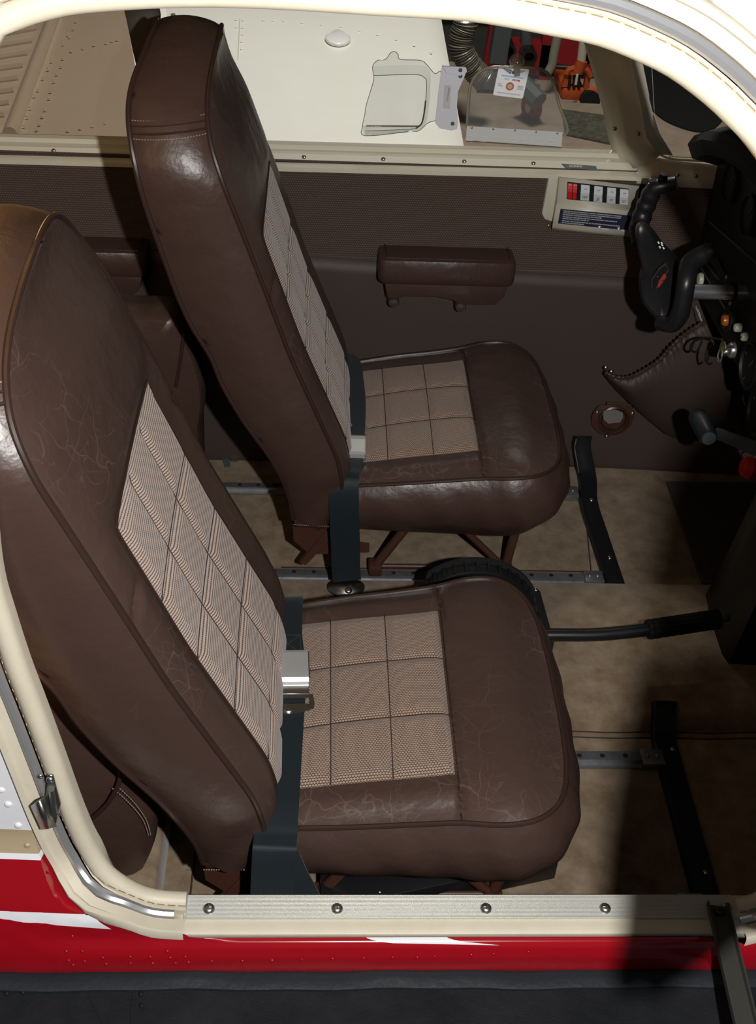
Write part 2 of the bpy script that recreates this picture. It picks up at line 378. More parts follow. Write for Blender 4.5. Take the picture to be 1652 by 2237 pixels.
screw(V(.516, .145, .014), (0, 0, 1), .005, s2); screw(V(.512, -.085, .013), (0, 0, 1), .005, s2)
# rubber heel mat
mt = thing('heel_mat', 'dark brown ribbed rubber heel mat on the far footwell carpet', 'mat', (.8, .7, .001))
MB().prism([V(.668, .560, .0005), V(.95, .560, .0005), V(.95, .882, .0005), V(.672, .880, .0005)], (0, 0, .004)).build('rubber_sheet', M_RUB, mt, smooth=False)
b = MB()
for i in range(110):
    y = .563+i*.0028; b.box((.672, y, .0044), (.945, y+.0013, .0055))
rb = b.build('ribs', M_RUB, mt, smooth=False); rb['kind'] = 'stuff'
# ---------------------------------------------------------------- far wall
WY = [(0, .932), (.05, .938), (.12, .950), (.2, .962), (.30, .974), (.40, .985), (.47, .992), (.60, .998), (.64, 1.0)]
def wy(z, x=0): return interp(z, [a[0] for a in WY], [a[1] for a in WY]) - .06*max(0, x-.52)
def wallpatch(z0, z1, x0, x1, off=0, nz=14, nx=24): return [[V(x0+(x1-x0)*i/nx, wy(z0f(x0+(x1-x0)*i/nx, z0)+(z0f(x0+(x1-x0)*i/nx, z1, True)-z0f(x0+(x1-x0)*i/nx, z0))*j/nz, x0+(x1-x0)*i/nx)-off, z0f(x0+(x1-x0)*i/nx, z0)+(z0f(x0+(x1-x0)*i/nx, z1, True)-z0f(x0+(x1-x0)*i/nx, z0))*j/nz) for j in range(nz+1)] for i in range(nx+1)]
def seamz(x): return .440-.035*max(0, x)-.006*math.sin(x*5)
def z0f(x, z, top=False): return seamz(x) if z == 'seam' else z
wl = struct(MB().grid(wallpatch(-.02, 'seam', -1.3, 1.2)).build('wall_left', M_VINYL, solid=.004))
b = MB(); pts = wallpatch('seam', .625, -1.3, 1.2, .004); b.grid(pts); b.build('woven_upper_panel', M_WALLF, wl, solid=.003)
bpy.data.objects['wall_left']
# outer skin behind
MB().box((-1.3, 1.06, -.05), (1.3, 1.07, .60)).build('outer_skin', M_WHITE, wl, smooth=False)
# window line trim (cream ledge) following x
LED = [(.992, .606), (.984, .608), (.983, .616), (.992, .621), (1.000, .622), (1.003, .634), (1.016, .637), (1.017, .645), (1.030, .647)]
def ledge(x0, x1, parent, n=10, bend=0):
    b = MB(); b.grid([[V(x0+(x1-x0)*i/n, y-.06*max(0, x0+(x1-x0)*i/n-.52), z+.006*(x0+(x1-x0)*i/n)) for y, z in LED] for i in range(n+1)], flip=True)
    return b.build('window_ledge', M_CREAM, parent)
w1 = sempty('window_1')
ledge(-.36, .555, w1)
for px in (665, 838, 1015, 1166): screw(P(px, 342+ (px-665)*.028, 'y', .990)+V(0, -.002, 0), (0, -.75, .6), .0034, w1)
# warning plate on the ledge
MB().prism([P(1228, 358, 'y', .989), P(1302, 363, 'y', .989), P(1305, 372, 'y', .987), P(1236, 367, 'y', .987)], (0, -.0008, .0008)).build('warning_plate', M_GREYB, w1, smooth=False)
text('WARNING', .005, P(1243, 366, 'y', .985)+V(0, -.0008, .0012), (1, 0, .006), (0, .45, .9), M_TEXTW, w1, 'lettering')
G1 = 1.028
def gp(u, v): return P(u, v, 'y', G1)
glass_poly = [gp(380, 318), gp(1338, 341), gp(1300, 150), V(.395, G1, .93), V(.36, G1, 1.02), V(-.29, G1, 1.02), V(-.325, G1, .98)]
MB().prism(glass_poly, (0, .004, 0)).build('glass_pane', M_GLASS, w1, smooth=False)
# front post (cream channel with folded edges)
def post(rows, name, m, parent, flip=False):
    b = MB(); b.grid(rows, flip=flip); return b.build(name, m, parent, solid=.0015)
def prow(cols, y0s): return [P(u, v, 'y', y) for (u, v), y in zip(cols, y0s)]
top = [(1262, 40), (1295, 40), (1308, 40), (1318, 40), (1350, 40), (1362, 40), (1372, 40), (1384, 40)]
mid = [(1318, 240), (1335, 240), (1350, 240), (1358, 240), (1396, 240), (1402, 240), (1412, 240), (1424, 240)]
low = [(1340, 340), (1358, 340), (1370, 338), (1378, 336), (1405, 310), (1412, 300), (1426, 296), (1440, 290)]
lo2 = [(1342, 358), (1366, 362), (1384, 368), (1392, 366), (1430, 352), (1440, 340), (1452, 338), (1470, 340)]
ys = [1.027, 1.010, 1.000, .995, .995, .990, 1.003, 1.020]
fp = sempty('trim_1')
post([prow(r, ys) for r in (top, mid, low, lo2)], 'window_post', M_CREAM, fp)
for u, v in ((1343, 281), (1394, 292)): screw(P(u, v, 'y', .994), (0, -1, .1), .0042, fp)
post([prow([(1392, 366), (1396, 384), (1390, 400)], [.99, .985, .985]), prow([(1440, 345), (1440, 384), (1432, 405)], [.99, .985, .985]), prow([(1480, 352), (1480, 384), (1470, 408)], [.985, .98, .98]), prow([(1560, 360), (1562, 392), (1560, 412)], [.975, .97, .97]), prow([(1640, 366), (1640, 398), (1640, 420)], [.965, .96, .96])], 'front_ledge', M_CREAM, fp, True)
for u, v in ((1480, 383), (1520, 385)): screw(P(u, v, 'y', .972), (0, -1, .2), .0038, fp)
# front quarter window
w3 = sempty('window_3')
MB().prism([P(1424, 130, 'y', 1.02), P(1430, 240, 'y', 1.02), P(1446, 318, 'y', 1.02), P(1462, 343, 'y', 1.02), P(1700, 352, 'y', 1.0), P(1750, 60, 'y', 1.0)], (0, .004, 0)).build('glass_pane', M_GLASS, w3, smooth=False)
MB().tube(catmull([P(1388, 110, 'y', 1.01), P(1412, 240, 'y', 1.01), P(1432, 318, 'y', 1.01), P(1462, 346, 'y', 1.01), P(1560, 352, 'y', 1.005)], 8), .0022, 6).build('glass_edge', mat('window_bead', (.45, .38, .22), .3), w3)
# rear window
w2 = sempty('window_2')
ledge(-1.2, -.36, w2)
screw(P(118, 328, 'y', .990)+V(0, -.002, 0), (0, -.75, .6), .0034, w2)
MB().prism([V(-1.2, G1, .640), V(-.372, G1, .640), V(-.380, G1, .72), P(276, 40, 'y', G1), V(-.42, G1, 1.02), V(-1.2, G1, 1.02)], (0, .004, 0)).build('glass_pane', M_GLASST, w2, smooth=False)
# post between the side windows, its shadow put into the dark colour
pb = struct(MB().prism([P(278, 40, 'y', 1.02), P(292, 110, 'y', 1.02), V(-.368, 1.02, .70), V(-.366, 1.02, .62), V(-.31, 1.02, .62), V(-.312, 1.02, .70), P(350, 110, 'y', 1.02), P(352, 30, 'y', 1.02), V(-.355, 1.02, 1.03), V(-.42, 1.02, 1.03)], (0, -.012, 0)).build('trim_2', mat('shaded_post', (.045, .035, .028), .5), bevel=.003))
MB().tube([P(378, 30, 'y', 1.018), P(386, 110, 'y', 1.018), V(-.29, 1.018, .70), V(-.288, 1.018, .645)], .004, 8).build('cream_bead', M_CREAM, pb)
# headliner / roof over the cabin (above the picture)
rf = [(1.03, 1.02), (1.0, 1.10), (.92, 1.17), (.7, 1.235), (.4, 1.26), (.1, 1.262), (-.10, 1.255), (-.195, 1.240)]
struct(MB().grid([[V(x, y, z) for y, z in rf] for x in (-.65, .75)]).build('ceiling', M_CREAM, solid=.012))
struct(MB().grid([[V(x, 1.03, 1.0), V(x, 1.03, 1.04)] for x in (-1.2, .75)]).build('trim_3', M_CREAM, solid=.01))
# ---------------------------------------------------------------- door opening in the near side of the fuselage
inner = [(410, 1950), (330, 1942), (262, 1905), (215, 1850), (180, 1775), (140, 1665), (98, 1550), (62, 1455), (28, 1350), (2, 1255)]
topc = [(0, 92), (50, 63), (120, 41), (200, 28), (400, 17), (600, 21), (826, 35), (1000, 45), (1090, 57), (1200, 78), (1304, 100), (1400, 138), (1464, 171), (1530, 220), (1571, 257), (1652, 345)]
lp = [PD(*p) for p in inner]
lt = [PD(*p) for p in topc]
def dpt(x, z, off=0): return V(x, DY0+off+DYS*z, z)
left_mid = [dpt(-.352, .80), dpt(-.356, .92), dpt(-.345, 1.05), dpt(-.318, 1.14)]
right_mid = [dpt(.33, 1.06), dpt(.41, .92), dpt(.47, .74), dpt(.50, .56), dpt(.512, .42), dpt(.505, .33), dpt(.487, .283)]
rb_ = [PD(1652, 1950), PD(1600, 1966)]
loop_l = lp + left_mid + lt + right_mid + rb_      # open: from sill left end round the top to sill right end
path = catmull(loop_l, 5)
# resample evenly
def resample(pts, step):
    out = [pts[0]]; acc = 0
    for a, b_ in zip(pts[:-1], pts[1:]):
        L_ = (b_-a).length
        while acc+L_ >= step:
            t = (step-acc)/L_; a = a.lerp(b_, t); out.append(a); L_ = (b_-a).length; acc = 0
        acc += L_
    return out+[pts[-1]]
path = resample(path, .012)
nrm_pl = V(0, -1, DYS).normalized()
def frames(pts):
    fr = []
    for i, p in enumerate(pts):
        t = (pts[min(i+2, len(pts)-1)]-pts[max(i-2, 0)]).normalized(); n = t.cross(nrm_pl).normalized()
        if n.x*(p.x-.08)+n.z*(p.z-.75) < 0: n = -n
        k = sm(.33, .262, p.z)          # the frame rolls over into the flat sill
        n = (n*(1-k)+V(0, -1, -.04)*k).normalized(); d = (nrm_pl*(1-k)+V(0, 0, 1)*k); d = (d-n*d.dot(n)).normalized()
        fr.append((p, n, d))
    return fr
FR = frames(path)
def sweep(name, prof, m, parent, closed=False, i0=0, i1=None, fr=None, solid=0):
    fr = (fr or FR)[i0:i1]; b = MB(); rows = [[p+n*a+dd*d for a, d in prof] for p, n, dd in fr]
    b.grid(rows, closed_v=closed)
    if closed: b.add(rows[0], [list(range(len(prof)))]); b.add(rows[-1], [list(range(len(prof)))])
    return b.build(name, m, parent, solid=solid)
d1 = sempty('door_1', (0, -.28, .24))
circ = lambda r, cn, cd_, k=12: [(cn+r*math.cos(2*math.pi*i/k), cd_+r*math.sin(2*math.pi*i/k)) for i in range(k)]
sweep('padded_welt', [(0+.011-.011*math.cos(a), .011*math.sin(a)) for a in [math.pi*i/8 for i in range(9)]]+[(.024, .001), (.024, -.014), (.0, -.014)], M_WELT, d1, True)
stp = [p+n*.0205+dd*.0052 for p, n, dd in FR]
stitches(stp, .0006, mat('tan_thread', (.22, .15, .09), .8), d1, 'welt_stitching', .7)
sweep('metal_retainer', [(.025, .003), (.027, .007), (.031, .0085), (.035, .0065), (.036, .001)], mat('retainer_metal', (.55, .56, .58), .3, metal=.75), d1, False, 1)
sweep('door_flange', [(.036, -.001), (.037, .004), (.048, .006), (.0495, .0095), (.055, .0105), (.057, .008), (.0575, -.004)], M_WELT, d1, False)
# scuff plate on the sill
SZ = .2405
xa, xb_ = -.203, .443
b = MB(); n = 80; rows = []
for j in range(13):
    y = -.2785-.031*j/12; rows.append([V(xa+(xb_-xa)*i/n, y, SZ+.0022) for i in range(n+1)])
b.grid(rows); scf = b.build('scuff_plate', M_ALU, d1, solid=.002, smooth=False)
scf.data.materials[0] = mat('scuff_aluminium', (.60, .60, .56), .42, metal=.55)
b = MB()
for i in range(18):
    y = -.2795-.0017*i; b.tube([V(xa+.003, y, SZ+.0034), V(xb_-.003, y, SZ+.0034)], .00042, 4, caps=False)
gr = b.build('plate_ridges', scf.data.materials[0], d1, smooth=False); gr['kind'] = 'stuff'
for x in (-.175, -.027, .147, .288, .433): screw(V(x, -.2975, SZ+.0034), (0, 0, 1), .0068, d1, M_STEEL)
# cream sill edge under/outside plate, plus inner riser
b = MB(); b.grid([[V(x, y, z) for y, z in [(-.2786, .232), (-.2785, SZ+.0008), (-.309, SZ), (-.316, SZ-.001), (-.322, SZ-.001), (-.326, SZ-.003), (-.3275, .23)]] for x in [-.215+.69*i/40 for i in range(41)]])
b.build('sill_ledge', M_WELT, d1, solid=.001)
bx_ = MB().box((-.30, -.290, -.02), (.62, -.2795, .2355)).build('sill_riser', M_CARPET, d1, smooth=False)
# latch striker on the left side of the opening
stt = thing('latch_striker', 'polished steel door latch striker on the rear side of the door frame', 'latch', PD(100, 1760))
o_ = PD(100, 1750, -.012)
def lpt(u, v, off): return PD(u, v, off)
MB().prism([lpt(106, 1688, -.013), lpt(117, 1690, -.013), lpt(134, 1752, -.013), lpt(124, 1795, -.013), lpt(112, 1790, -.013), lpt(100, 1740, -.013)], V(0, -.003, 0)).build('base_plate', M_STEEL, stt, bevel=.0006, seg=1)
rows = []
for k in range(11):
    a = k/10; off = -.016-.016*math.sin(math.pi*a*.9)
    u0, u1 = 104-34*a, 124-30*a
    rows.append([lpt(u0-2, 1738+22*a, off), lpt(u1-2, 1806+6*a, off)])
MB().grid(rows).build('curved_tongue', M_STEEL, stt, solid=.002)
MB().tube([lpt(112, 1725, -.018), lpt(120, 1780, -.018)], .0035, 8).build('latch_pin', M_STEEL, stt)
screw(lpt(110, 1703, -.0165), (0, -1, 0), .0045, stt, M_STEEL); screw(lpt(124, 1778, -.0165), (0, -1, 0), .004, stt, M_STEEL)
screw(PD(88, 1695, -.010), (0, -1, 0), .0035, d1, M_STEEL); screw(PD(328, 2000, -.010), (0, -1, 0), .0035, d1, M_STEEL)
# ---------------------------------------------------------------- fuselage side skin
def proj(p):
    d = Vector(p)-CAM; z = d.dot(_fw); return 826+FOC*d.dot(_rt)/z, 1118.5-FOC*d.dot(_up)/z
def ysk(z):   # skin surface y
    return interp(z, [-.4, .10, .16, .195, .215, .228, .236, .242, .262, .35, 1.2], [-.30, -.335, -.343, -.345, -.343, -.338, -.331, -.330, -.327, -.2765, DY0-.005+DYS*1.2])
def skp(u, v):
    p = P(u, v, 'y', -.30)
    for _ in range(12): p = P(u, v, 'y', ysk(p.z))
    return p
def lipz(u, v):
    x = P(u, v, 'y', -.338).x
    return min((abs(proj((x, ysk(z), z))[1]-v), z) for z in [.19+.0005*i for i in range(95)])[1]
M_SKIN = mat('striped_fuselage_paint', (.42, .004, .012), .22, coat=.7)
def paint():
    nt = M_SKIN.node_tree; N = nt.nodes; L = nt.links; b = N['Principled BSDF']
    g = N.new('ShaderNodeNewGeometry'); sp = N.new('ShaderNodeSeparateXYZ'); L.new(g.outputs['Position'], sp.inputs[0]); X, Z = sp.outputs[0], sp.outputs[2]
    def M(op, a, b_=None, c=None):
        n = N.new('ShaderNodeMath'); n.operation = op
        for i, q in enumerate((a, b_, c)):
            if q is None: continue
            if isinstance(q, (int, float)): n.inputs[i].default_value = q
            else: L.new(q, n.inputs[i])
        return n.outputs[0]
    def line(p, q):       # z on the straight line through two world points, as a function of X
        s_ = (q.z-p.z)/(q.x-p.x); return M('MULTIPLY_ADD', X, s_, p.z-s_*p.x)
    def lay(col, fac, c):
        mx = N.new('ShaderNodeMix'); mx.data_type = 'RGBA'; L.new(fac, mx.inputs[0])
        if isinstance(col, tuple): mx.inputs[6].default_value = (*col, 1)
        else: L.new(col, mx.inputs[6])
        mx.inputs[7].default_value = (*c, 1); return mx.outputs[2]
    WH, BE, RE = (.74, .74, .77), (.40, .31, .20), (.30, .002, .008)
    g_ = skp
    c = lay(RE, M('GREATER_THAN', Z, line(g_(0, 1878), g_(105, 1882))), WH)
    c = lay(c, M('GREATER_THAN', Z, line(g_(0, 1865), g_(100, 1868))), BE)
    c = lay(c, M('GREATER_THAN', Z, line(g_(0, 1811), g_(75, 1814))), WH)
    g2 = skp
    a = M('MULTIPLY', M('LESS_THAN', Z, line(g2(0, 1984), g2(200, 1992))), M('GREATER_THAN', Z, line(g2(0, 2006), g2(240, 2030))))
    e1, e2 = g2(198, 1988), g2(243, 2030); s_ = (e2.x-e1.x)/(e2.z-e1.z)
    a = M('MULTIPLY', a, M('LESS_THAN', X, M('MULTIPLY_ADD', Z, s_, e1.x-s_*e1.z)))
    c = lay(c, a, WH)
    x742, x915, x925, x1090 = [P(u, 2050, 'y', -.336).x for u in (742, 915, 930, 1095)]
    zt, zb1, zb2 = lipz(915, 2040), lipz(742, 2038), lipz(860, 2060); ze = lipz(1095, 2065)
    x860 = P(860, 2060, 'y', -.338).x
    up = M('MINIMUM', .5, line(V(x915, 0, zt), V(x1090, 0, ze)))
    lo = M('MAXIMUM', line(V(x742, 0, zb1), V(x860, 0, zb2)), line(V(x860, 0, zb2), V(x1090, 0, ze)))
    a = M('MULTIPLY', M('LESS_THAN', Z, up), M('GREATER_THAN', Z, lo)); a = M('MULTIPLY', a, M('LESS_THAN', Z, .30))
    a = M('MULTIPLY', a, M('MULTIPLY', M('GREATER_THAN', X, x742), M('LESS_THAN', X, x1090)))
    c = lay(c, a, WH)
    L.new(c, b.inputs['Base Color'])
paint()
edge = [p+n*.0573+dd*(-.002) for p, n, dd in FR]
e0_, e1_ = edge[-1].copy(), edge[0].copy()
edge = edge + [V(x, -.3285, .2345).lerp(e0_ if x > .12 else e1_, max(0, 1-min(abs(x-e0_.x), abs(x-e1_.x))/.05)*.9) for x in [edge[-1].x-(edge[-1].x-edge[0].x)*i/40 for i in range(1, 40)]]
NE = len(edge); rows = []
for i, E_ in enumerate(edge):
    dx, dz = E_.x-.08, E_.z-.62
    if E_.z < .2475 and -.25 < E_.x < .46: tgt = V(E_.x, 0, -.25)
    else:
        k = min(1.4/abs(dx) if dx else 9, 1.2/abs(dz) if dz else 9)
        tgt = V(.08+dx*k, 0, max(-.25, .62+dz*k))
        if E_.z < .8 and E_.x < -.2: tgt = V(-1.32, 0, E_.z) if E_.z > .34 else V(-1.32+(E_.x+1.32)*sm(.34, .247, E_.z), 0, E_.z+(-.25-E_.z)*sm(.34, .247, E_.z)**.5)
        if E_.z < .8 and E_.x > .4: tgt = V(1.48, 0, E_.z) if E_.z > .34 else V(1.48+(E_.x-1.48)*sm(.34, .247, E_.z), 0, E_.z+(-.25-E_.z)*sm(.34, .247, E_.z)**.5)
    row = [E_]
    for k in range(1, 61):
        s_ = (k/60)**2; x = E_.x+(tgt.x-E_.x)*s_; z = E_.z+(tgt.z-E_.z)*s_
        y = ysk(z)+max(0, z-1.10)**2*2.0
        row.append(V(x, y*min(1, k/3)+E_.y*(1-min(1, k/3)), z))
    rows.append(row)
b = MB(); b.grid(rows, closed_u=True)
wr = struct(b.build('wall_right', M_SKIN))
# rivets on the skin
for (u, v, r, m) in [(18, 1757, .0042, M_WHITE), (40, 1803, .0042, M_WHITE), (3, 1726, .004, M_WHITE), (60, 1847, .0038, M_BEIGE)]:
    screw(skp(u, v)+V(0, .0005, 0), (0, -1, 0), r, wr, m, 'rivet', False)
for u, v in [(105, 1905), (112, 1958), (158, 2045), (137, 2068), (145, 2078), (170, 2068), (180, 2078), (215, 2064), (272, 2066), (316, 2065), (362, 2065), (366, 2078), (150, 2098), (160, 2108), (185, 2100), (225, 2092), (232, 2106), (285, 2090), (285, 2104), (328, 2090), (334, 2104), (372, 2092), (384, 2104), (405, 2090), (412, 2102), (463, 2100), (530, 2099), (595, 2098), (660, 2096), (727, 2094), (795, 2093), (858, 2091), (912, 2091), (950, 2089), (1030, 2086), (1078, 2084), (1155, 2080)]:
    p = skp(u, v); screw(p, (0, -1, 0), .0024, wr, M_RED, 'rivet', False)
# ---------------------------------------------------------------- wing walk outside the sill
def wz(x, y): return .187 - .02*max(0, -.36-y) - .018*(x-.02)*0 + (.006 if x > .2 else 0)*0
wg = thing('wing', 'black non-slip wing walk below the red sill, where one steps in', 'wing', (0, -.8, .18))
b = MB(); b.grid([[V(-1.3+3.0*i/60, -.352-1.1*(j/20)**1.5, .187-.03*(j/20)) for j in range(21)] for i in range(61)], flip=True)
b.build('wing_walk', M_WALK, wg, solid=.002)
b = MB(); rows = []
for i in range(161):
    x = -1.2+2.5*i/160; q = .001*math.sin(x*23)+.0007*math.sin(x*57)
    rows.append([V(x, -.344, .192+q), V(x, -.348, .1935+q), V(x, -.358+q, .1925), V(x, -.366+q, .190), V(x, -.3665+q, .186)])
b.grid(rows, flip=True); b.build('sealant_bead', M_SEAL, wg)
for u, v in [(15, 2170), (50, 2168), (102, 2163), (150, 2160), (197, 2157), (258, 2155), (310, 2140), (308, 2172), (310, 2197), (575, 2130), (620, 2129), (668, 2129), (715, 2128)]:
    p = P(u, v, 'z', .187); screw(p+V(0, 0, .0005), (0, 0, 1), .003, wg, M_WALK, 'rivet', False)
MB().tube([P(292, 2140, 'z', .1885), P(285, 2260, 'z', .1875)], .0009, 5).build('skin_joint', M_SEAL, wg)
MB().tube([P(190, 2165, 'z', .1885), P(235, 2260, 'z', .1875)], .0007, 5).build('skin_joint', M_SEAL, wg)
# door hold-open arm, dark metal deepened to stand in for the shadow over it
da = thing('door_arm', 'dark metal hold-open arm, deepened with painted shade, reaching out over the sill beside the last screw', 'door arm', (.42, -.30, .25))
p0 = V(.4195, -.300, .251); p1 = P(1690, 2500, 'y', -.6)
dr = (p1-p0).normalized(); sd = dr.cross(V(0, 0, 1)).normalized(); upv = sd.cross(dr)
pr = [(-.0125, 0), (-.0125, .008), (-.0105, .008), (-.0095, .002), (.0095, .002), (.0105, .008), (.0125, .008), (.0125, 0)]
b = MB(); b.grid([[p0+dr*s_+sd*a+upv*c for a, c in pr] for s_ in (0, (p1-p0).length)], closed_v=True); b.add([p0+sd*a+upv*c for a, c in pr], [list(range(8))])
b.build('channel', mat('shaded_arm_metal', (.055, .055, .048), .5, metal=.3), da, smooth=False)
screw(p0+dr*.012+upv*.003, upv, .006, da, M_BLACK)
MB().tube([p0+V(0, 0, -.010)+dr*.01, p0+dr*.01+upv*.004], .004, 8).build('pivot', M_STEEL, da)
# unseen door leaf, added and shaped to shade the right side from the flash
od = sempty('flash_blocker')
H, T = V(.505, -.345, 0), V(.199, -.78, 0)
def dp(u_, z, o=0): q = H.lerp(T, u_); n = V(.80, -.60, 0); return V(q.x, q.y, z)+n*o
dpoly = [(0, .30), (.37, .53), (.7, .76), (1.0, .90), (1.0, 1.02), (.945, 1.20), (.92, 1.215), (.6, 1.215), (.3, 1.16), (.1, 1.0), (0, .8)]
nd = V(.82, -.58, 0)
MB().prism([dp(u_, z) for u_, z in dpoly], nd*.020).build('blocker_skin', M_SKIN, od, bevel=.004)
cu_, cz_ = .5, .9
MB().prism([dp(u_+(cu_-u_)*.06, z+(cz_-z)*.08) for u_, z in dpoly], -nd*.006).build('blocker_lining', M_VINYL, od, bevel=.002)
MB().tube([dp(u_, z) for u_, z in dpoly], .007, 8, closed=True).build('blocker_seal', M_WELT, od)
MB().tube([dp(.62, .86)-nd*.03, dp(.45, .78)-nd*.03], .007, 8).build('blocker_handle', M_STEEL, od)
# ---------------------------------------------------------------- front seats
XP = smooth_interp([(.19, -.125), (.233, -.118), (.284, -.115), (.336, -.127), (.435, -.173), (.522, -.213), (.631, -.255), (.694, -.28), (.744, -.300), (.806, -.325), (.845, -.341), (.892, -.348), (.935, -.340), (.96, -.33)])
XB = smooth_interp([(.19, -.190), (.24, -.196), (.296, -.215), (.335, -.236), (.398, -.279), (.465, -.315), (.518, -.332), (.555, -.357), (.61, -.38), (.685, -.404), (.75, -.424), (.85, -.448), (.89, -.452), (.935, -.430), (.96, -.42)])
BW = .212; ZT, ZC = .930, .775
def bw(z):
    lo = BW - .012*max(0, (.30-z)/.1)
    if z <= ZC: return lo
    t = min(1, (z-ZC)/(ZT-ZC)); return BW*max(0, 1-t*t)**.5
def bulge(t, z):
    head = sm(.672, .735, z); top = 1-sm(.80, ZT, z)*.8
    h = .030*(1-abs(t)**3)**.75*top
    lowb = .016*(1-abs(t)**6)**.5 + .008*math.exp(-((abs(t)-.86)/.12)**2)*(1-abs(t)**8) - .006*(1-t*t)
    g = .010*math.exp(-((z-(.662-.05*max(0, abs(t)-.62)/.38))/.007)**2)*sm(.78, .88, abs(t))*(1-abs(t)**14)
    return head*h + (1-head)*lowb - g
def front(y, z):
    w_ = max(bw(z), 1e-4); t = max(-1, min(1, y/w_)); return XP(z) + bulge(t, z)
seat = thing('front_seat', 'brown leather seat nearest the open door, creased cushion with tan woven insert', 'seat', (0, 0, 0), 'pair of front cabin seats')
# backrest leather: front face
b = MB(); rows = []; uvs = []
zs = [.196+(ZC-.196)*i/110 for i in range(110)] + [ZC+(ZT-ZC)*math.sin(math.pi/2*i/26) for i in range(27)]
NY = 64
for z in zs:
    w_ = bw(z); rows.append([V(front(w_*math.sin(math.pi/2*(-1+2*j/NY)), z), w_*math.sin(math.pi/2*(-1+2*j/NY)), z) for j in range(NY+1)])
b.grid(rows)
# side band round the outline (near side, top, far side)
zs2 = [.196+(ZC-.196)*i/60 for i in range(60)]
outl = [(-bw(z), z) for z in zs2]
for k in range(61):
    a = math.pi*k/60; y = -math.cos(a)*BW; t = abs(math.cos(a)); z = ZC+(ZT-ZC)*max(0, 1-t*t)**.5; outl.append((y, z))
outl += [(bw(z), z) for z in zs2[::-1]]
def pouch(y, z): return .003*math.sin(z*55+y*7)*max(0, (.30-z)/.1)
band = []
for i, (y, z) in enumerate(outl):
    a = outl[max(i-1, 0)]; c = outl[min(i+1, len(outl)-1)]; ty, tz = c[0]-a[0], c[1]-a[1]; ln = math.hypot(ty, tz) or 1
    ny, nz = -tz/ln, ty/ln
    row = []
    for j in range(11):
        s_ = j/10; out = .011*math.sin(math.pi*s_)**.7 + pouch(s_, z); x = XP(z)*(1-s_)+XB(z)*s_
        row.append(V(x, y+ny*out, z+nz*out))
    band.append(row)
b.cur = 1; b.grid(band)
# rear face
rows = []
for z in zs[::3]+[zs[-1]]:
    w_ = bw(z); rows.append([V(XB(z)-.014*(1-(abs(-1+2*j/16))**3)*(1 if z < ZC else (1-(z-ZC)/(ZT-ZC))), w_*(-1+2*j/16), z) for j in range(17)])
b.grid(rows, flip=True)
# bottom pocket
rows = []
for k in range(9):
    a = k/8*math.pi/2; z = .196-.024*math.sin(a); sh = 1-.35*(1-math.cos(a))
    xc = (XP(.196)+XB(.196))/2; hx = (XP(.196)-XB(.196))/2
    rows.append([V(xc+hx*sh*px, bw(.196)*(1-.06*(1-math.cos(a)))*py, z) for px, py in [(1, -1+2*j/10) for j in range(11)]+[(1-2*j/6, 1) for j in range(1, 7)]+[(-1, 1-2*j/10) for j in range(1, 11)]+[(-1+2*j/6, -1) for j in range(1, 6)]])
b.grid(rows, closed_v=True); b.add(rows[-1], [list(range(len(rows[-1])))])
back = b.build('backrest', [M_LEA, M_LEA2], seat, merge=True)
# piping front and rear
MB().tube([V(XP(z)+.001, y*1.004, z+.001) for y, z in outl], .0037, 8).build('front_piping', M_PIPE, back)
MB().tube([V(XB(z)-.001, y*1.004, z+.001) for y, z in outl], .0040, 8).build('rear_piping', M_PIPE, back)
# stitched seams across the side band (both sides) at the head cushion and along the hem
def band_pt(y, s_, z, out=.0118, sgn=-1): return V(XP(z)*(1-s_)+XB(z)*s_, sgn*(bw(z)+out*math.sin(math.pi*max(.02, min(.98, s_)))**.7), z)
for dz, m_, r_, nm in ((0, M_PIPE, .0022, 'cap_seam'), (.008, M_PIPE, .0016, 'cap_seam')):
    MB().tube([band_pt(0, s_/14, .858+dz-.012*s_/14+.0, .0130) for s_ in range(15)], r_, 6).build(nm, m_, back)
for dz in (-.006, .014):
    stitches([band_pt(0, .02+.96*s_/26, .858+dz-.012*s_/26, .0138) for s_ in range(27)], .0006, M_THREAD, back)
stitches([V(XB(.2)+(XP(.2)-XB(.2))*i/22, -bw(.2)-.006, .190) for i in range(23)], .0006, M_THREAD, back)
# woven insert of the back
Y0, Y1, ZB, ZI = -.152, .126, .262, .690
VS = (-.062, .030); HS = (.335, .42, .505, .59)
def quilt(a, seams, wd=.007): return min([1]+[1-math.exp(-((a-s_)/wd)**2) for s_ in seams])
b = MB(); rows = []; uvs = []
for i in range(131):
    v = ZB+(ZI-ZB)*i/130; r = []; u_ = []
    for j in range(91):
        y = Y0+(Y1-Y0)*j/90; z = v + (.012*(1-((y)/.15)**2) if i else 0)*(i/130)**6
        e = min(1, min(j, 90-j, 130-i)/3)
        r.append(V(front(y, z)+.0008+.0022*e+.0055*quilt(y, VS)*quilt(z, HS)*sm(0, 7, min(j, 90-j, (130-i))), y, z)); u_.append((y, z))
    rows.append(r); uvs.append(u_)
b.grid(rows, uvs); ins = lab(b.build('back_insert', M_INSB, seat), 'tan woven quilted panel let into the backrest')
for s_ in VS: MB().tube([V(front(s_, z)+.0034, s_, z) for z in [ZB+(ZI-ZB)*k/50 for k in range(51)]], .0007, 5).build('seam', M_DTHREAD, ins)
for s_ in HS: MB().tube([V(front(y, s_)+.0034, y, s_) for y in [Y0+(Y1-Y0)*k/40 for k in range(41)]], .0007, 5).build('seam', M_DTHREAD, ins)
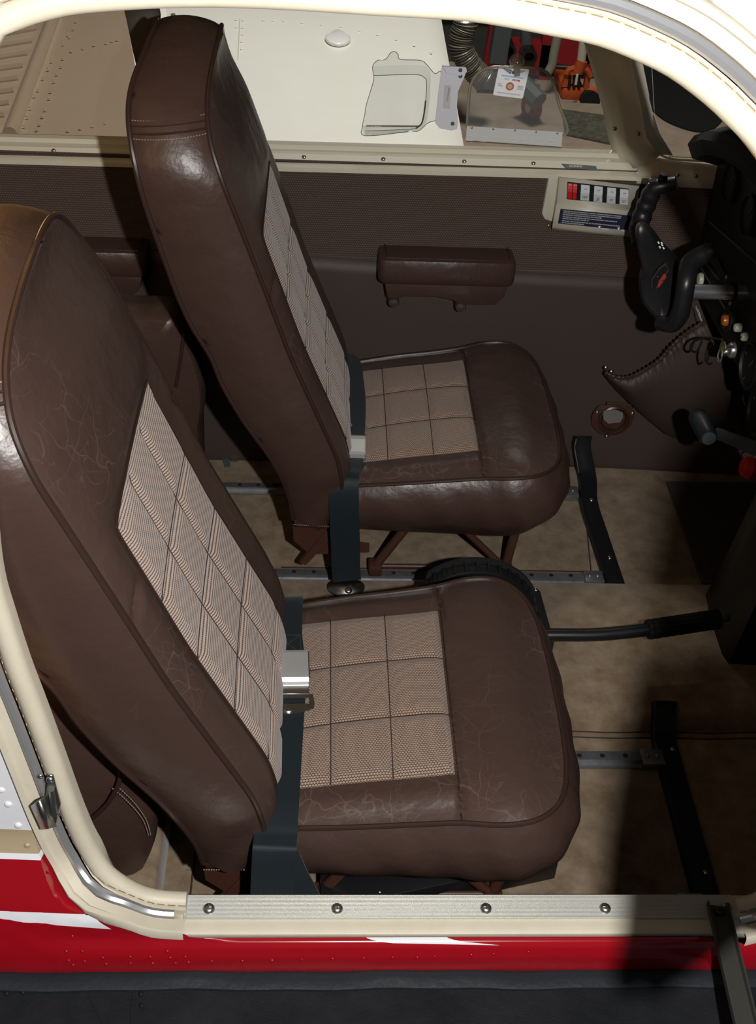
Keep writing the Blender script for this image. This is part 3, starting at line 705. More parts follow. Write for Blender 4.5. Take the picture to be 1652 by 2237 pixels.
eb = [V(front(Y0, z)+.0012, Y0, z) for z in [ZB+(ZI-ZB)*k/40 for k in range(41)]]+[V(front(y, ZI+.012*(1-(y/.15)**2))+.0012, y, ZI+.012*(1-(y/.15)**2)) for y in [Y0+(Y1-Y0)*k/30 for k in range(31)]]+[V(front(Y1, z)+.0012, Y1, z) for z in [ZI-(ZI-ZB)*k/40 for k in range(41)]]
MB().tube(eb, .0016, 6).build('edge_seam', M_PIPE, ins)

# cushion
half = [(-.135, .196, .255), (-.09, .199, .262), (-.01, .206, .274), (.06, .209, .283), (.12, .213, .292), (.17, .222, .300), (.212, .216, .303), (.243, .188, .301), (.259, .14, .298), (.265, .07, .296), (.266, 0, .295)]
ol = catmull([V(*p) for p in half]+[V(x, -y, z) for x, y, z in half[-2::-1]], 10)
NO = len(ol); CX, CZ = .06, .300
XS = .122
def ctop(x, y, r, zp):
    z = zp + .014*(1-r**3)
    z += .016*math.exp(-((x-.200)/.050)**2)*(1-r**5)*(1 if x > XS else math.exp(-((x-XS)/.01)**2))
    z += .010*math.exp(-((abs(y)-.178)/.022)**2)*(1-r**6)*(x < XS)
    z -= .006*math.exp(-((x-XS)/.0045)**2)*(1-r**20)
    return z
b = MB(); rows = []
for k in range(46):
    r = math.sin(math.pi/2*(1-k/45)) if k else 1
    row = []
    for p in ol:
        x = CX+(p.x-CX)*r; y = p.y*r; zp = p.z*r**2+.290*(1-r**2) if x > -.2 else p.z
        zp = p.z*r+.287*(1-r)
        row.append(V(x, y, ctop(x, y, r, zp)))
    rows.append(row)
b.grid(rows, flip=True, closed_v=True)
cush = b.build('cushion_top', M_LEA, seat)
# height lookup for things lying on the cushion
import mathutils.bvhtree as _bv
_bt = _bv.BVHTree.FromPolygons([Vector(v) for v in b.v], b.f)
def ch(x, y):
    h = _bt.ray_cast(V(x, y, 1), V(0, 0, -1))
    return h[0].z if h[0] else .27
b = MB(); rows = []
for k in range(13):
    t = k/12; row = []
    for i, p in enumerate(ol):
        a = ol[max(i-1, 0)]; c = ol[min(i+1, NO-1)]; tx, ty = c.x-a.x, c.y-a.y; ln = math.hypot(tx, ty) or 1; nx, ny = ty/ln, -tx/ln
        if nx*(p.x-.05)+ny*p.y < 0: nx, ny = -nx, -ny
        zb = .160 + .012*sm(.1, .25, p.x)
        out = .020*math.sin(math.pi*min(1, t*1.05))**.8*(1+.35*sm(.15, .25, p.x)) - .016*t**3 + .0016*math.sin(i*.55+6*t)*math.sin(math.pi*t)
        row.append(V(p.x+nx*out, p.y+ny*out, p.z+(zb-p.z)*t))
    rows.append(row)
b.grid(rows, closed_v=True); b.add(rows[-1], [list(range(NO))])
skirt = b.build('cushion_side', M_LEA2, seat)
MB().tube([V(p.x, p.y, p.z+.001) for p in ol], .0034, 8).build('cushion_piping', M_PIPE, seat)
# corner seam on the front of the side panel
IX0, IX1, IW = -.130, .118, .148
CS = (-.035, .042); RS = (-.052, .050)
b = MB(); rows = []; uvs = []
for i in range(91):
    x = IX0+(IX1-IX0)*i/90; r = []; u_ = []
    for j in range(91):
        y = -IW+2*IW*j/90; e = min(1, min(i, 90-i, j, 90-j)/3)
        r.append(V(x, y, ch(x, y)+.0006+.0022*e+.0042*quilt(x, CS, .006)*quilt(y, RS, .006)*sm(0, 5, min(90-i, j, 90-j)))); u_.append((x, y))
    rows.append(r); uvs.append(u_)
b.grid(rows, uvs); cin = lab(b.build('cushion_insert', M_INS, seat), 'tan woven quilted panel let into the cushion')
for s_ in CS: MB().tube([V(s_, y, ch(s_, y)+.0032) for y in [-IW+2*IW*k/30 for k in range(31)]], .0008, 5).build('seam', M_DTHREAD, cin)
for s_ in RS: MB().tube([V(x, s_, ch(x, s_)+.0032) for x in [IX0+(IX1-IX0)*k/30 for k in range(31)]], .0008, 5).build('seam', M_DTHREAD, cin)
MB().tube([V(XS, -.211+.422*k/40, ch(XS, -.211+.422*k/40)+.0002) for k in range(41)], .0011, 5).build('cross_seam', M_PIPE, seat)
# steel frame: tubes, feet, recline bracket
for sy in (-1, 1):
    y = sy*.132
    MB().tube([V(.215, y*.92, .18), V(.196, y, .030)], .0085).build('leg', M_BRM, seat)
    MB().tube([V(.045, y*.92, .18), V(-.045, y, .030)], .0085).build('leg', M_BRM, seat)
    MB().tube([V(.06, y*.96, .17), V(.19, y, .035)], .0065).build('brace', M_BRM, seat)
    MB().tube([V(-.045, y, .030), V(.196, y, .032)], .0045).build('lower_bar', M_BRM, seat)
    for x in (-.045, .196):
        f = MB(); f.box((x-.012, y-.014, .0150), (x+.012, y+.014, .040)); f.build('foot_clamp', M_BRM, seat, bevel=.003)
MB().tube([V(-.10, -.12, .175), V(.22, -.12, .175), V(.22, .12, .175), V(-.10, .12, .175)], .008, closed=True).build('base_frame', M_BRM, seat)
MB().tube([V(.205, -.115, .17), V(.2, -.118, .10), V(.192, -.122, .045)], .0008, 5).build('release_cable', M_BRM, seat)
for sy in (-1, 1):
    y = sy*.168
    br = MB().prism([V(-.198, y, .205), V(-.140, y, .205), V(-.128, y, .15), V(-.135, y, .125), V(-.06, y, .115), V(-.06, y, .095), V(-.165, y, .088), V(-.195, y, .12)], (0, .004*sy, 0)).build('recline_bracket', M_BRM, seat, bevel=.0008, seg=1)
    lv = MB().prism([V(-.185, y, .072), V(-.172, y, .066), V(-.115, y, .148), V(-.128, y, .158)], (0, .008*sy, 0)).build('recline_lever', M_BRM, br, bevel=.001, seg=1)
    screw(V(-.152, y+.004*sy, .150), (0, sy, 0), .006, br, M_STEEL, 'bolt', False)
    lab(MB().prism([V(-.145, y-.003*sy, .205), V(-.130, y-.003*sy, .205), V(-.110, y-.003*sy, .112), V(-.122, y-.003*sy, .112)], (0, .002*sy, 0)).build('trim_strip', M_YEL, br, smooth=False), 'pale yellow edging strip')
def copy_tree(o, parent=None):
    c = o.copy(); COL.objects.link(c)
    if parent: c.parent = parent
    for k in list(o.children): copy_tree(k, c)
    return c
seat2 = copy_tree(seat); seat2.location = (.098, .697, 0)
seat2['label'] = 'brown leather seat beyond the flap lever, beside the far cabin wall under the window'

_pv = V(-.12, 0, .25); _R = Matrix.Rotation(.046, 3, 'Y')
for k in seat2.children:
    if k.name.startswith(('backrest', 'back_insert')):
        k.rotation_euler = _R.to_euler(); k.location = _pv-_R @ _pv+V(0, 0, -.010)
# ---------------------------------------------------------------- seat belts
def ribbon(path, side, wid, m, name, parent, th=.0016):
    """flat webbing along path; side(i) = unit vector across"""
    b = MB(); rows = []
    for i, p in enumerate(path):
        a = path[max(i-1, 0)]; c = path[min(i+1, len(path)-1)]; t = (c-a).normalized(); s_ = side(i, len(path)); s_ = (s_-t*s_.dot(t)).normalized(); n = t.cross(s_)
        w_ = wid(i, len(path)) if callable(wid) else wid
        rows.append([p-s_*w_/2-n*th/2, p+s_*w_/2-n*th/2, p+s_*w_/2+n*th/2, p-s_*w_/2+n*th/2])
    b.grid(rows, closed_v=True); b.add(rows[0], [[0, 1, 2, 3]]); b.add(rows[-1], [[3, 2, 1, 0]])
    return b.build(name, m, parent)
def belt_stitch(c, ux, uy, w_, parent, zoff=.0016):
    n = ux.cross(uy).normalized()
    q = [c-ux*w_*.4-uy*w_*.38, c+ux*w_*.4-uy*w_*.38, c+ux*w_*.4+uy*w_*.38, c-ux*w_*.4+uy*w_*.38]; q = [p+n*zoff for p in q]
    segs = [(q[0], q[1]), (q[1], q[2]), (q[2], q[3]), (q[3], q[0]), (q[0], q[2]), (q[1], q[3])]
    pts = []
    bb = MB()
    for a, b_ in segs:
        N = 12
        for i in range(N): bb.tube([a.lerp(b_, i/N), a.lerp(b_, (i+.6)/N)], .00035, 4)
    return bb.build('box_stitching', M_THREAD2, parent, smooth=False)
M_THREAD2 = mat('grey_thread', (.07, .07, .06), .8)
def buckle(parent, C_, ux, uy, flip=1):
    """lift-lever buckle: ux across the webbing, uy along it (towards the lever), n up"""
    n = ux.cross(uy).normalized()
    def q(a, b_, c): return C_+ux*a+uy*b_*flip+n*c
    # lever cover, rounded at its lifting edge
    prof = [(.040, .004), (.041, .0135), (.036, .0150), (.000, .0155), (-.010, .0150), (-.014, .0115), (-.015, .0065), (-.0165, .0055)]
    b = MB(); b.grid([[q(-.026+.052*i/2, s_, h) for s_, h in prof] for i in range(3)])
    lab(b.build('lift_lever', mat('satin_lever', (.62, .63, .63), .36, metal=.6, bump=[('noise', 900, .1)]) if 'satin_lever' not in bpy.data.materials else bpy.data.materials['satin_lever'], parent, solid=.0012, smooth=False), 'satin silver lift lever')
    b = MB()
    for sx in (-1, 1): b.prism([q(sx*.0262, -.016, .001), q(sx*.0262, .040, .001), q(sx*.0262, .040, .012), q(sx*.0262, -.010, .013)], ux*sx*.0014)
    b.build('side_plates', M_STEEL, parent, smooth=False)
    b = MB(); b.box((0, 0, 0), (0, 0, 0)) if False else None
    b.prism([q(-.026, -.030, .003), q(.026, -.030, .003), q(.026, -.014, .004), q(-.026, -.014, .004)], n*.002).build('stamped_plate', M_STEEL, parent, bevel=.0005, seg=1)
    # latch tongue plate with slot and rivet
    out = [(-.030, -.030), (.031, -.030), (.033, -.048), (.031, -.056), (.000, -.064), (-.006, -.064), (-.031, -.055)]
    hole = [(-.027, -.036), (.026, -.036), (.026, -.047), (-.027, -.047)]
    b = MB(); vs = [q(a, c, .0035) for a, c in out+hole]; no = len(out)
    fs = [[0, 1, 8, 7], [1, 2, 9, 8], [2, 3, 9], [3, 4, 5, 10, 9], [5, 6, 10], [6, 0, 7, 10]]
    b.add(vs, fs); b.build('tongue_plate', M_STEEL, parent, solid=.0018, smooth=False)
    r = MB(); r.lathe(q(-.002, -.055, .004), n, [(.0075, 0), (.0075, .0016), (.0065, .0026), (.0001, .0028)], 20); r.build('rivet', M_STEEL, parent)
    return parent
# near belt
nb = thing('seat_belt', 'dark navy lap belt with silver buckle closed across the nearest seat', 'seat belt', (-.11, 0, .3), 'lap belts on the front seats')
def onc(u, v, lift=.004):
    p = P(u, v, 'z', .30)
    for _ in range(4): p = P(u, v, 'z', ch(p.x, p.y)+lift)
    return p
dx = -.026
bp = [onc(u, v, .0112) for u, v in [(620, 1385), (624, 1430), (626, 1500), (620, 1580), (614, 1660), (608, 1740)]]
bp = [V(bp[0].x, .275, .115), V(bp[0].x, .235, .20), V(bp[0].x, .212, .262), V(bp[0].x, .192, .281)]+bp
bp += [onc(604, 1795, .007), P(602, 1828, 'y', -.218), P(600, 1855, 'y', -.236), P(597, 1900, 'y', -.243), P(594, 1950, 'y', -.246), P(592, 2010, 'y', -.247)]
bp = catmull(bp, 6)
nbw = ribbon(bp, lambda i, n: V(1, .10, 0).normalized(), .052, M_NAVY, 'webbing', nb)
ux = V(1, .03, .0).normalized(); uy = V(-.04, 1, .03).normalized()
Cb = onc(632, 1490, .007); Cb.z = ch(Cb.x, Cb.y)+.0118
buckle(nb, Cb, ux, uy)
_bs = onc(628, 1408, .0115)
belt_stitch(_bs, ux, uy, .045, nb)
ribbon(catmull([P(610, 1870, 'y', -.232), P(628, 1910, 'y', -.234), P(650, 1950, 'y', -.237), P(680, 2010, 'y', -.24)], 6), lambda i, n: V(1, 0, .2).normalized(), .05, M_NAVY, 'loose_end', nb)
# far belt
fb = thing('seat_belt', 'dark navy lap belt across the far seat, hanging to its floor anchor', 'seat belt', (.0, .66, .3), 'lap belts on the front seats')
ox, oy = .098, .697
def fz(x, y): return ch(x-ox, y-oy)
bp = [V(-.015, .96, .115), V(-.015, .93, .20), V(-.018, .905, .262), V(-.02, .890, .281)]
bp += [V(x+.016, y, fz(x+.012, y)+.0135) for x, y in [(-.018, .86), (-.014, .80), (-.012, .74), (-.013, .68), (-.016, .62), (-.020, .56), (-.020, .525)]]
bp += [V(-.012, .500, .283), V(-.012, .484, .262), V(-.010, .476, .21), V(-.006, .478, .15), V(-.004, .482, .10), V(-.001, .484, .064)]
ribbon(catmull(bp, 6), lambda i, n: V(1, .06, 0).normalized(), .050, M_NAVY, 'webbing', fb)
Cf = V(-.002, .628, fz(-.016, .628)+.0118)
buckle(fb, V(-.002, .590, Cf.z), V(1, -.02, 0).normalized(), V(.02, 1, .02).normalized(), -1)
belt_stitch(V(-.008, .540, fz(-.02, .540)+.0115), V(1, .03, 0).normalized(), V(-.04, 1, .03).normalized(), .042, fb)
an = MB(); ring = []
for k in range(28):
    a = 2*math.pi*k/28; ring.append(V(-.002+.033*math.cos(a), .481+.019*math.sin(a)*(1 if math.sin(a) > 0 else 1.15), .052+.004*math.sin(a)))
an.add(ring, [list(range(28))]); an.build('anchor_plate', M_STEEL, fb, solid=.003)
screw(V(.002, .469, .0535), (0, -.2, 1), .0065, fb, M_STEEL, 'bolt', False)
MB().tube([V(-.028, .478, .050), V(-.002, .462, .044), V(.02, .455, .040)], .004, 8).build('anchor_arm', M_BRM, fb)
# ---------------------------------------------------------------- trim wheel, flap lever, plate beneath the near seat
tw = thing('trim_wheel', 'black ribbed trim wheel standing on the tunnel between the front seats', 'trim wheel', (.205, .36, .04))
cx_, cy_, cz_, R_ = .205, .355, .105, .105
b = MB(); prof = [(R_-.016, -.011), (R_-.002, -.012), (R_, -.009), (R_, .009), (R_-.002, .012), (R_-.016, .011)]
b.grid([[V(cx_+r*math.cos(a), cy_+h, cz_+r*math.sin(a)) for r, h in prof] for a in [2*math.pi*i/72 for i in range(72)]], closed_u=True, closed_v=True)
b.build('wheel_rim', M_BLACK, tw)
for i in range(36):
    a = 2*math.pi*i/36
    m4 = Matrix.Translation(V(cx_, cy_, cz_)) @ Matrix.Rotation(-a, 4, 'Y')
    k = MB().box((R_-.001, -.010, -.0032), (R_+.004, .010, .0032), m4).build('grip_rib', M_BLACK, tw, bevel=.0012, seg=2)
MB().lathe(V(cx_, cy_-.004, cz_), (0, 1, 0), [(.0001, 0), (R_-.014, .001), (R_-.014, .007), (.0001, .008)], 40).build('wheel_web', M_BLACK, tw)
hs = MB(); pl = []
for a in [math.pi*(.03+.60*i/20) for i in range(21)]: pl.append((cx_-.0+(R_+.010)*math.cos(a+.35)*1.0, cz_-.01+(R_+.014)*math.sin(a+.35)))
pl += [(cx_-.105, .036), (cx_+.10, .036)]
hs.prism([V(x, cy_+.016, z) for x, z in pl], (0, .005, 0)); hs.build('housing_side', M_BLACKM, tw, smooth=False)
MB().prism([V(x, cy_-.022, z*.8+.01) for x, z in pl], (0, .005, 0)).build('housing_side', M_BLACKM, tw, smooth=False)
fl_ = thing('flap_lever', 'long black flap lever with ribbed grip lying above the tunnel carpet', 'lever', (.4, .31, .1))
lp_ = catmull([V(.19, .300, .105), V(.313, .298, .115), V(.40, .297, .118), (V(.46, .302, .121)), V(.495, .306, .124)], 6)
MB().tube(lp_, .0108, 14).build('shaft', M_BLACK, fl_)
g0, g1 = V(.488, .305, .123), V(.612, .326, .130)
rows = []
d_ = (g1-g0).normalized(); aa = d_.orthogonal().normalized(); bb_ = d_.cross(aa)
for s_ in [i/24 for i in range(25)]:
    rr = .0155*(1+.03*math.sin(s_*60)) if .04 < s_ < .97 else .0145
    rows.append([g0.lerp(g1, s_)+(rr*(1+.09*(1 if k % 2 else 0)))*(math.cos(2*math.pi*k/28)*aa+math.sin(2*math.pi*k/28)*bb_) for k in range(28)])
b = MB(); b.grid(rows, closed_v=True); b.add(rows[0], [list(range(28))]); b.add(rows[-1], [list(range(28))]); b.build('ribbed_grip', M_BLACKM, fl_, smooth=False)
MB().lathe(g1, d_, [(.0075, 0), (.0075, .016), (.006, .018), (.0001, .018)], 16).build('release_button', M_STEEL, fl_)
pt = thing('under_seat_plate', 'black metal box cover lying slanted beneath the nearest seat cushion', 'plate', (.2, 0, .03))
pz = .055
q = [P(1222, 1878, 'z', pz), P(1205, 1810, 'z', pz), P(700, 1905, 'z', pz), P(700, 1990, 'z', pz)]
MB().prism(q, (0, 0, -.045)).build('cover', M_BLACK, pt, bevel=.002)
for u, v in ((1210, 1876), (1061, 1909), (830, 1948)): screw(P(u, v, 'z', pz), (0, 0, 1), .003, pt, M_STEEL, 'bolt', False)
MB().tube([P(1186, 1862, 'z', pz+.002), P(1192, 1876, 'z', pz+.002)], .004, 8).build('cable_end', M_IVORY, pt)
MB().lathe(P(1168, 1882, 'z', pz), (0, 0, 1), [(.014, 0), (.014, .006), (.011, .009), (.0001, .009)], 20).build('cap', M_STEEL, pt)
bk = thing('console_bracket', 'dark blue-black upright edge plate beside the near front corner of the tunnel', 'bracket', (.33, .45, .04))
MB().prism([V(.325, .47, .039), V(.340, .46, .039), V(.346, .33, .039), V(.330, .33, .039)], (0, 0, .03)).build('side_cover', M_BLACKM, bk, bevel=.003)
screw(V(.332, .460, .069), (0, 0, 1), .004, bk, M_STEEL)
# ---------------------------------------------------------------- wall armrests
def armrest(x0, x1, label):
    t = thing('armrest', label, 'armrest', ((x0+x1)/2, .95, .45), 'armrests on the far wall')
    b = MB(); yb = wy(.44)-.002; yf = .918
    pr = [(yb, .468), (yf+.008, .470), (yf+.002, .468), (yf-.001, .460), (yf-.002, .440), (yf, .425), (yf+.004, .420), (yb, .420)]
    xs = [x0, x0+.004, x0+.012, x1-.012, x1-.004, x1]; ins_ = [.010, .004, 0, 0, .004, .010]
    rows = [[V(x, y+(i_ if y < yb-.01 else 0), z+(-i_*.5 if z > .44 else i_*.5)) for y, z in pr] for x, i_ in zip(xs, ins_)]
    b.grid(rows, closed_v=True); b.add(rows[0], [list(range(8))]); b.add(rows[-1], [list(range(8))[::-1]]); pad = b.build('pad', M_LEA2, t, merge=True)
    MB().tube([V(x0+.012, yb-.002, .4695), V(x0+.014, yf+.010, .4705), V(x1-.012, yf+.010, .4705), V(x1-.010, yb-.002, .4695)], .0014, 6).build('pad_seam', M_PIPE, pad)
    b = MB(); L_ = x1-x0
    pts = [(x0+.012, .421), (x1-.010, .421), (x1-.014, .392), (x1-.030, .376), (x0+L_*.64, .374), (x0+L_*.56, .384), (x0+L_*.45, .389), (x0+L_*.2, .389), (x0+.03, .380), (x0+.018, .386)]
    b.prism([V(x, .930, z) for x, z in pts], (0, .05, 0)); b.build('lower_body', M_LEA2, t, bevel=.004)
    for x, z in ((x0+.032, .374), (x0+L_*.63, .368)): MB().lathe(V(x, .936, z), (0, -1, 0), [(.011, -.03), (.011, 0), (.009, .004), (.0001, .006)], 18).build('button_stud', M_VINYL, t)
    return t
armrest(.052, .308, 'brown leather armrest on the far wall under the window, beyond the far seat cushion')
armrest(-.64, -.378, 'brown leather armrest on the far wall behind the far seat, in its shadow')
# ---------------------------------------------------------------- rocker switch box
sb = thing('switch_box', 'warm grey box of rocker switches with a placard below the window post', 'switch panel', (.45, .97, .56))
Y_ = .966
def sp(u, v, y=None): return P(u, v, 'y', Y_ if y is None else y)
MB().prism([sp(1200, 383, .984), sp(1226, 386, .984), sp(1216, 488, .984), sp(1190, 480, .984), sp(1184, 468, .984)], (0, .02, 0)).build('side_cover', M_GREY, sb, bevel=.003)
# stepped face: upper sloping face with the rockers, lower face with the placard
def fg(rows_, name, m, y_, parent, **k):
    b = MB(); b.grid([[P(u, v, 'y', y) for u, v, y in r] for r in rows_]); return b.build(name, m, parent, **k)
face = fg([[(1219, 386, .990), (1396, 405, .990)], [(1222, 389, .964), (1394, 408, .964)], [(1217, 442, .962), (1390, 459, .962)], [(1215, 449, .956), (1388, 466, .956)], [(1207, 494, .954), (1378, 511, .954)], [(1206, 500, .975), (1377, 517, .975)], [(1206, 500, 1.0), (1377, 517, 1.0)]], 'box_face', M_GREY, 0, sb, solid=.002)
MB().prism([P(1219, 386, 'y', .990), P(1222, 389, 'y', .964), P(1217, 442, 'y', .962), P(1215, 449, 'y', .956), P(1207, 494, 'y', .954), P(1206, 500, 'y', .975), P(1206, 500, 'y', .999)], (.002, 0, 0)).build('box_end', M_GREY, sb, smooth=False)
MB().prism([P(1396, 405, 'y', .990), P(1394, 408, 'y', .964), P(1390, 459, 'y', .962), P(1388, 466, 'y', .956), P(1378, 511, 'y', .954), P(1377, 517, 'y', .975), P(1377, 517, 'y', .999)], (.002, 0, 0)).build('box_end', M_GREY, sb, smooth=False)
MB().prism([P(1240, 397, 'y', .9618), P(1374, 412, 'y', .9618), P(1371, 447, 'y', .9605), P(1238, 435, 'y', .9605)], (0, -.0008, 0)).build('switch_recess', M_BLACK, sb, smooth=False)
rk = [(1241, 1251, 1), (1252.5, 1261, 1), (1269.5, 1288.5, 0), (1298.5, 1317, 0), (1327, 1346, 0), (1355, 1373, 0)]
words = {2: ('OFF', 'STROBE\nLIGHT'), 3: ('OFF', 'DAY\nNAV\nLIGHT'), 4: ('ON', 'ANTI\nCOLL'), 5: ('ON', 'PITOT\nHEAT')}
rx = None
for i, (u0, u1, red) in enumerate(rk):
    f = lambda u: 399+(u-1240)*.108
    t0, t1 = f(u0)+1, f(u1)+1
    rows_ = [[(u0, t0, .9600), (u1, t1, .9600)], [(u0-.3, t0+12, .9555), (u1-.3, t1+12, .9555)], [(u0-1, t0+18, .9545), (u1-1, t1+18, .9545)], [(u0-1.5, t0+33, .9580), (u1-1.5, t1+33, .9580)]]
    r = fg(rows_, 'rocker_switch', M_REDP if red else M_WROCK, 0, sb, solid=.002, smooth=False)
    if red: lab(r, 'red half rocker of the master switch')
    if i in words:
        wa, wb = words[i]; X = (P(u1, t1, 'y', .96)-P(u0, t0, 'y', .96)).normalized(); um = (u0+u1)/2; tm = f(um)
        text(wa, .0036, P(um, tm+11, 'y', .9552)+V(0, -.0014, 0), X, (0, .3, 1), M_TEXTK, r, align='CENTER')
        text(wb, .0028, P(um-1, tm+26, 'y', .9560)+V(0, -.0026, 0), X, (0, -.2, 1), M_TEXTK, r, align='CENTER')
    elif red:
        text('BATT' if i else 'ALT', .0026, P((u0+u1)/2, f(u0)+5, 'y', .9585)+V(0, -.0014, 0), (1, 0, -.06), (0, .3, 1), M_TEXTW, r, align='CENTER')
pla = MB().prism([P(1225, 456, 'y', .9535), P(1379, 471, 'y', .9535), P(1371, 503, 'y', .9525), P(1219, 488, 'y', .9525)], (0, -.0006, 0)).build('placard', M_PLAC, sb, smooth=False)
X = (P(1379, 471, 'y', .953)-P(1225, 456, 'y', .953)).normalized(); Yv = (P(1225, 456, 'y', .9535)-P(1219, 488, 'y', .9525)).normalized()
lines = ['THIS AIRPLANE MUST BE OPERATED AS A NORMAL CATEGORY AIRPLANE IN COMPLIANCE', 'WITH THE OPERATING LIMITATIONS IN THE FORM OF PLACARDS MARKINGS & MANUALS', 'NO ACROBATIC MANEUVERS, INCLUDING SPINS APPROVED.', 'THIS AIRCRAFT APPROVED FOR NIGHT I.F.R. NON-ICING FLIGHT WHEN EQUIPPED IN', 'ACCORDANCE WITH FAR 91 OR FAR 135.', 'FOR FLIGHT WITH THE DOOR REMOVED, SEE THE LIMITATIONS & PROCEDURES SECTIONS', 'OF THE AIRPLANE FLIGHT MANUAL.']
h0 = [457.5, 461.5, 465.5, 470, 474, 479, 483]
for ln, hv in zip(lines, h0):
    text(ln, .0029, P(1231-(hv-457)*.16, hv+3.6, 'y', .9532)+V(0, -.0012, 0), X, Yv, M_TEXTW, pla, sx=.92)
text('PHONE', .0052, P(1314, 501, 'y', .9527)+V(0, -.0012, 0), X, Yv, M_TEXTW, pla, sx=.75)
text('MIKE', .0052, P(1357, 504.5, 'y', .9527)+V(0, -.0012, 0), X, Yv, M_TEXTW, pla, sx=.75)
for u, v in ((1310, 495), (1352, 498.5)):
    MB().prism([P(u-3, v-1.5, 'y', .9515), P(u+3, v-1, 'y', .9515), P(u-.6, v+4.5, 'y', .9515)], (0, -.0002, 0)).build('arrow_mark', M_TEXTW, pla, smooth=False)
screw(P(1199, 493, 'y', .985), (0, -1, 0), .0032, sb, M_STEEL)
# ---------------------------------------------------------------- fresh-air vent on the far wall
av = thing('air_vent', 'round brown air vent with a pale louvre low on the far wall', 'vent', (.55, .945, .12))
yv = .935; c0 = P(1338, 912, 'y', yv); nv = V(0, -1, .10).normalized()
b = MB(); ring = []
for k in range(40):
    a = 2*math.pi*k/40; r = .044
    x = r*math.cos(a); z = r*math.sin(a)*1.0
    if z > .030: z = .030+ (z-.030)*.2; 
    ring.append(c0+V(x, z*.1*0, z))
b.prism(ring, nv*.004); b.build('flange', M_BRM, av, bevel=.001)
lab(MB().lathe(c0+nv*.004+V(.002, 0, -.002), nv, [(.032, 0), (.032, .006), (.028, .008), (.024, .004), (.023, -.004)], 32).build('outlet_ring', mat('vent_brown', (.035, .015, .010), .35), av), 'dark brown raised ring')
MB().prism([P(1318, 898, 'y', yv-.010), P(1345, 894, 'y', yv-.010), P(1360, 900, 'y', yv-.010), P(1361, 910, 'y', yv-.010), P(1355, 921, 'y', yv-.010), P(1328, 924, 'y', yv-.010), P(1318, 914, 'y', yv-.010)], nv*.003).build('louvre', M_PAPER if False else M_ALU, av, smooth=False)
MB().tube([P(1326, 881, 'y', yv-.009), P(1350, 881, 'y', yv-.009), P(1378, 886, 'y', yv-.009)], .003, 8).build('vent_tab', M_BRM, av)
for u, v in ((1305, 901), (1382, 903), (1326, 953)): screw(P(u, v, 'y', yv-.006), (0, -1, .1), .0042, av, M_STEEL)
# ---------------------------------------------------------------- map pocket
mp_ = thing('map_pocket', 'brown leather map pocket with gathered elastic top under the instrument panel', 'pocket', (.63, .93, .2))
top_l = [(1322, 812), (1345, 822), (1375, 822), (1410, 805), (1440, 785), (1462, 760), (1480, 742), (1505, 722), (1540, 700)]
bot_l = [(1322, 822), (1345, 850), (1385, 890), (1425, 925), (1470, 960), (1510, 975), (1560, 985), (1600, 985), (1640, 985)]
tp = catmull([P(u, v, 'y', .905) for u, v in top_l], 8); bt = catmull([P(u, v, 'y', .935) for u, v in bot_l], 8)
b = MB(); rows = []
for i, (a, c) in enumerate(zip(tp, bt)):
    row = []
    s_ = i/(len(tp)-1)
    for j in range(21):
        t_ = j/20; p = a.lerp(c, t_); bul = .024*math.sin(math.pi*t_**.7)*min(1, s_*4)
        cr = .0028*math.sin(i*1.5+math.sin(t_*4))*(1-t_)**8 + .004*math.sin(s_*9+t_*4)*math.sin(math.pi*t_)
        row.append(p+V(0, -bul-cr, 0))
    rows.append(row)
b.grid(rows); b.build('pocket_bag', M_VINYL, mp_, solid=.0015)
hemp = [p+V(0, -.004, .001) for p in tp]
b = MB(); hp = resample(hemp, .0022); b.tube(hp, [.0042+.0016*math.sin(i*1.5) for i in range(len(hp))], 10); b.build('gathered_hem', M_LEA2, mp_)
for p in (P(1324, 803, 'y', .922), P(1336, 812, 'y', .920)): screw(p, (0, -1, .2), .0045, mp_, M_STEEL)
for (a, c) in (((1345, 870), (1480, 965)), ((1350, 845), (1440, 925))):
    pass
